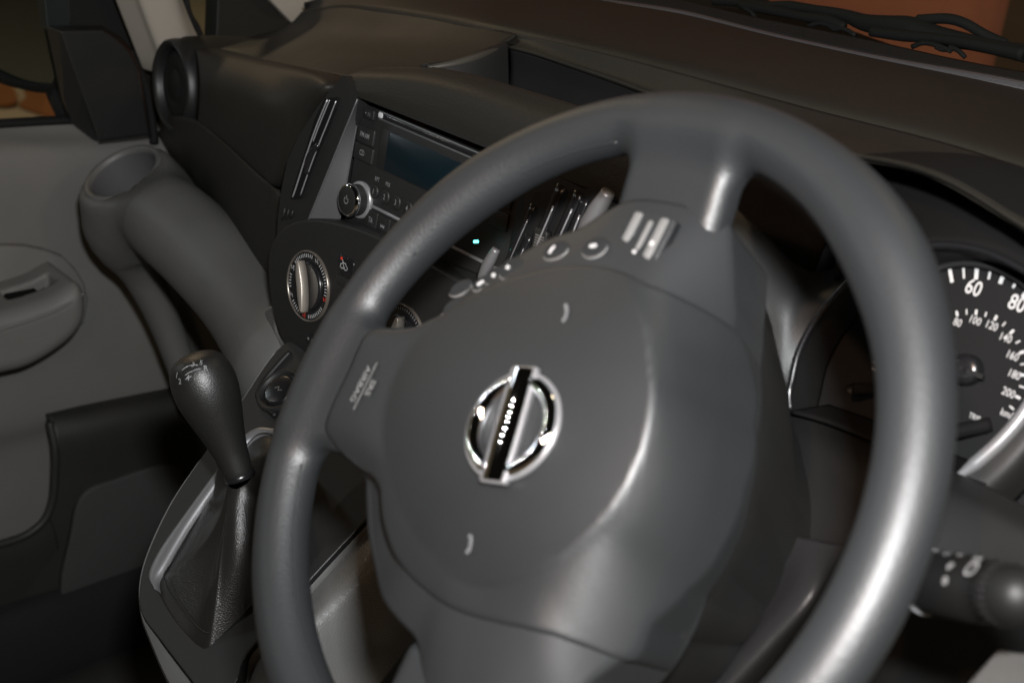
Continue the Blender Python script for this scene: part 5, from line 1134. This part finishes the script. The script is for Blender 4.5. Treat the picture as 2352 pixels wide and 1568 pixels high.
# ------------------------------------------------------------------ windscreen
wsn = thing('windscreen', 'windscreen above the dashboard with a black border along its foot', 'windscreen', (0.2, .58, .76))
foot = [at(1100, -62, y=.577), at(1374, -6, y=.565), at(1568, 24, y=.562), at(1768, 74, y=.561), at(2001, 124, y=.561), at(2352, 186, y=.561), (.55, .561, .785)]
edge = [np.array(f) + np.array([0, -.009, -.0045]) for f in foot]
patch('defroster_strip', [edge, [np.array(f) * .5 + np.array(e) * .5 + np.array([0, 0, .0012]) for e, f in zip(edge, foot)], foot], MT['speck'], dash, 8, 80, .002)
fr1 = [at(1100, -82, y=.600), at(1374, -40, y=.595), at(1568, 0, y=.592), at(1730, 38, y=.590), at(1961, 84, y=.590), at(2211, 139, y=.590), at(2352, 165, y=.590), (.55, .59, .80)]
patch('glass_border', [foot, fr1], MT['rubber'], wsn, 6, 60, .003)
up_ = [np.array(f) + np.array([0, -.42, .34]) for f in fr1]
patch('glass_pane', [fr1, [np.array(a) * .5 + np.array(b) * .5 for a, b in zip(fr1, up_)], up_], MT['glass'], wsn, 8, 20, .004)
cw = [at(900, -60, y=.66), at(1400, -12, y=.655), at(1568, 6, y=.652), at(1700, 30, y=.650), at(1760, 42, y=.650)]
cw2 = [c + np.array([0, .10, .010]) for c in cw]
# scuttle and wipers
sctl = thing('scuttle_panel', 'black scuttle panel outside below the windscreen', 'scuttle', (0, .7, .72))
patch('scuttle_cover', [[(-.5, .60, .725), (-.2, .605, .745), (.0, .605, .745), (.5, .605, .70)], [(-.5, .70, .715), (-.2, .70, .735), (.0, .70, .725), (.5, .70, .69)], [(-.5, .78, .725), (-.2, .79, .742), (-.03, .79, .73), (.5, .79, .69)]], MT['rubber'], sctl, 16, 30, .01)
def wiper(label, arm, armr, blade, blr, brs):
    p0 = at(*arm[0], y=.64); o = thing('windscreen_wiper', label, 'wiper', p0, 'windscreen wipers')
    P = spline([at(x, y, y=.64) for x, y in arm], 50); t_ = tube(P, np.interp(np.linspace(0, 1, 50), np.linspace(0, 1, len(armr)), armr), 10, ry=np.interp(np.linspace(0, 1, 50), np.linspace(0, 1, len(armr)), armr) * .9); obj('wiper_arm', t_.V, t_.F, MT['rubber'], o)
    P = spline([at(x, y, y=.625) for x, y in blade], 40); t_ = tube(P, np.interp(np.linspace(0, 1, 40), np.linspace(0, 1, len(blr)), blr), 8); obj('wiper_blade', t_.V, t_.F, MT['rubber'], o)
    for b in brs:
        t_ = tube(spline([at(x, y, y=.622) for x, y in b], 16), .0022, 8); obj('blade_bracket', t_.V, t_.F, MT['rubber'], o)
    return o
wiper('black wiper whose thick arm and blade cross the right half of the glass', [(1770, 12), (1800, 14), (1850, 20), (1940, 36), (1985, 52), (2040, 60), (2080, 64), (2140, 80), (2230, 98), (2300, 112), (2380, 128)], [.004, .006, .005, .006, .0085, .0105, .0115, .009, .007, .007, .009],
      [(2000, 74), (2070, 82), (2160, 90), (2250, 105), (2352, 126)], [.004, .005, .004, .005, .006], [[(2095, 108), (2120, 99), (2150, 104), (2185, 118)], [(2180, 108), (2200, 116), (2217, 132)], [(2150, 108), (2165, 114), (2190, 112)]])
wiper('black wiper lying low, its thin blade end seen left of the thick wiper arm', [(1640, 4), (1700, 8), (1760, 14), (1800, 22)], [.004, .004, .005, .006], [(1700, 12), (1790, 28), (1850, 40), (1905, 48), (1940, 62)], [.004, .0045, .004, .005, .004], [[(1858, 60), (1880, 54), (1910, 60), (1945, 70), (1965, 82)], [(1905, 60), (1918, 68), (1935, 64)], [(1710, 20), (1725, 28), (1735, 42)]])
t_ = tube(spline([at(2108, 46, y=.645), at(2180, 44, y=.645), at(2215, 54, y=.645), at(2265, 82, y=.645), at(2310, 102, y=.645)], 30), .0045, 8); obj('hose_bar', t_.V, t_.F, MT['rubber'], bpy.data.objects['windscreen_wiper'])

# ------------------------------------------------------------------ outside: exhibition hall
def setting(name, V, F, mt): o = obj(name, V, F, mt, None, smooth=False); o['kind'] = 'structure'; return o
GZ = -.45
setting('hall_floor', [(-9, -6, GZ), (9, -6, GZ), (9, 9, GZ), (-9, 9, GZ)], [[0, 1, 2, 3]], MT['hallfloor'])
def rug(name, D, z): P = spline([at(x, y, z=z)[:2] for x, y in D], 60, True); m = prism(Frame((0, 0, z), (1, 0, 0), (0, 1, 0)), [tuple(p) for p in P], -.004, .004); return setting(name, m.V, m.F, MT['orange'])
rug('orange_carpet', [(60, 200), (130, 205), (165, 240), (180, 278), (130, 273), (80, 258), (44, 243), (60, 225)], GZ + .008)
rug('orange_carpet', [(-60, 190), (-10, 190), (25, 200), (38, 218), (34, 238), (12, 242), (-20, 238), (-60, 220)], GZ + .016)
wall = thing('red_wall', 'plain brick-red exhibition wall seen through the windscreen', 'wall', (1.5, 3.0, GZ))
obj('wall_panel', [(x, y, z) for y in (3.0, 3.08) for x, z in ((-4.2, GZ), (at(2308, 80, y=3.0)[0], GZ), (at(2308, 80, y=3.0)[0] + .0, 3.2), (-4.2, 3.2))], [[0, 1, 2, 3], [7, 6, 5, 4], [0, 1, 5, 4], [1, 2, 6, 5], [2, 3, 7, 6], [3, 0, 4, 7]], MT['redwall'], wall, smooth=False)
xp = at(2308, 80, y=2.97)[0]
post = thing('wooden_post', 'dark brown post at the right end of the red wall', 'post', (xp + .2, 2.97, GZ))
obj('post_shaft', [(x, y, z) for y in (2.95, 3.12) for x, z in ((xp, GZ), (xp + .35, GZ), (xp + .35, 3.2), (xp, 3.2))], [[0, 1, 2, 3], [7, 6, 5, 4], [0, 1, 5, 4], [1, 2, 6, 5], [2, 3, 7, 6], [3, 0, 4, 7]], MT['brown'], post, smooth=False)
wall2 = thing('beige_partition', 'pale beige hall partition far beyond the passenger windows', 'wall', (-5.5, 2, GZ))
obj('partition_panel', [(x, y, z) for x in (-5.5, -5.6) for y, z in ((-5, GZ), (8, GZ), (8, 3), (-5, 3))], [[0, 1, 2, 3], [7, 6, 5, 4], [0, 1, 5, 4], [1, 2, 6, 5], [2, 3, 7, 6], [3, 0, 4, 7]], MT['hallwall'], wall2, smooth=False)
# cabin floor
fl_ = [[(-.66, .5, -.20), (.0, .5, -.20), (.9, .5, -.20)], [(-.66, .1, -.205), (.0, .1, -.205), (.9, .1, -.205)], [(-.66, -.9, -.205), (.0, -.9, -.205), (.9, -.9, -.205)]]
sl_ = [[(-.715, .52, -.09), (-.712, .1, -.10), (-.712, -.9, -.12)], [(-.69, .52, -.11), (-.685, .1, -.115), (-.685, -.9, -.13)], [(-.655, .52, -.19), (-.65, .1, -.20), (-.65, -.9, -.20)], [(-.655, .52, -.26), (-.65, .1, -.26), (-.65, -.9, -.26)]]
patch('door_sill', sl_, MT['rubber'], None, 16, 10, .01, kind='structure')
o = patch('carpet', fl_, MT['carpet'], None, 10, 10, .02, kind='structure')
o = patch('footwell', [[(-.74, .53, .5), (0, .53, .5), (.9, .53, .5)], [(-.74, .52, .1), (0, .52, .1), (.9, .52, .1)], [(-.74, .47, -.22), (0, .47, -.22), (.9, .47, -.22)]], MT['rubber'], None, 10, 10, .01, kind='structure')
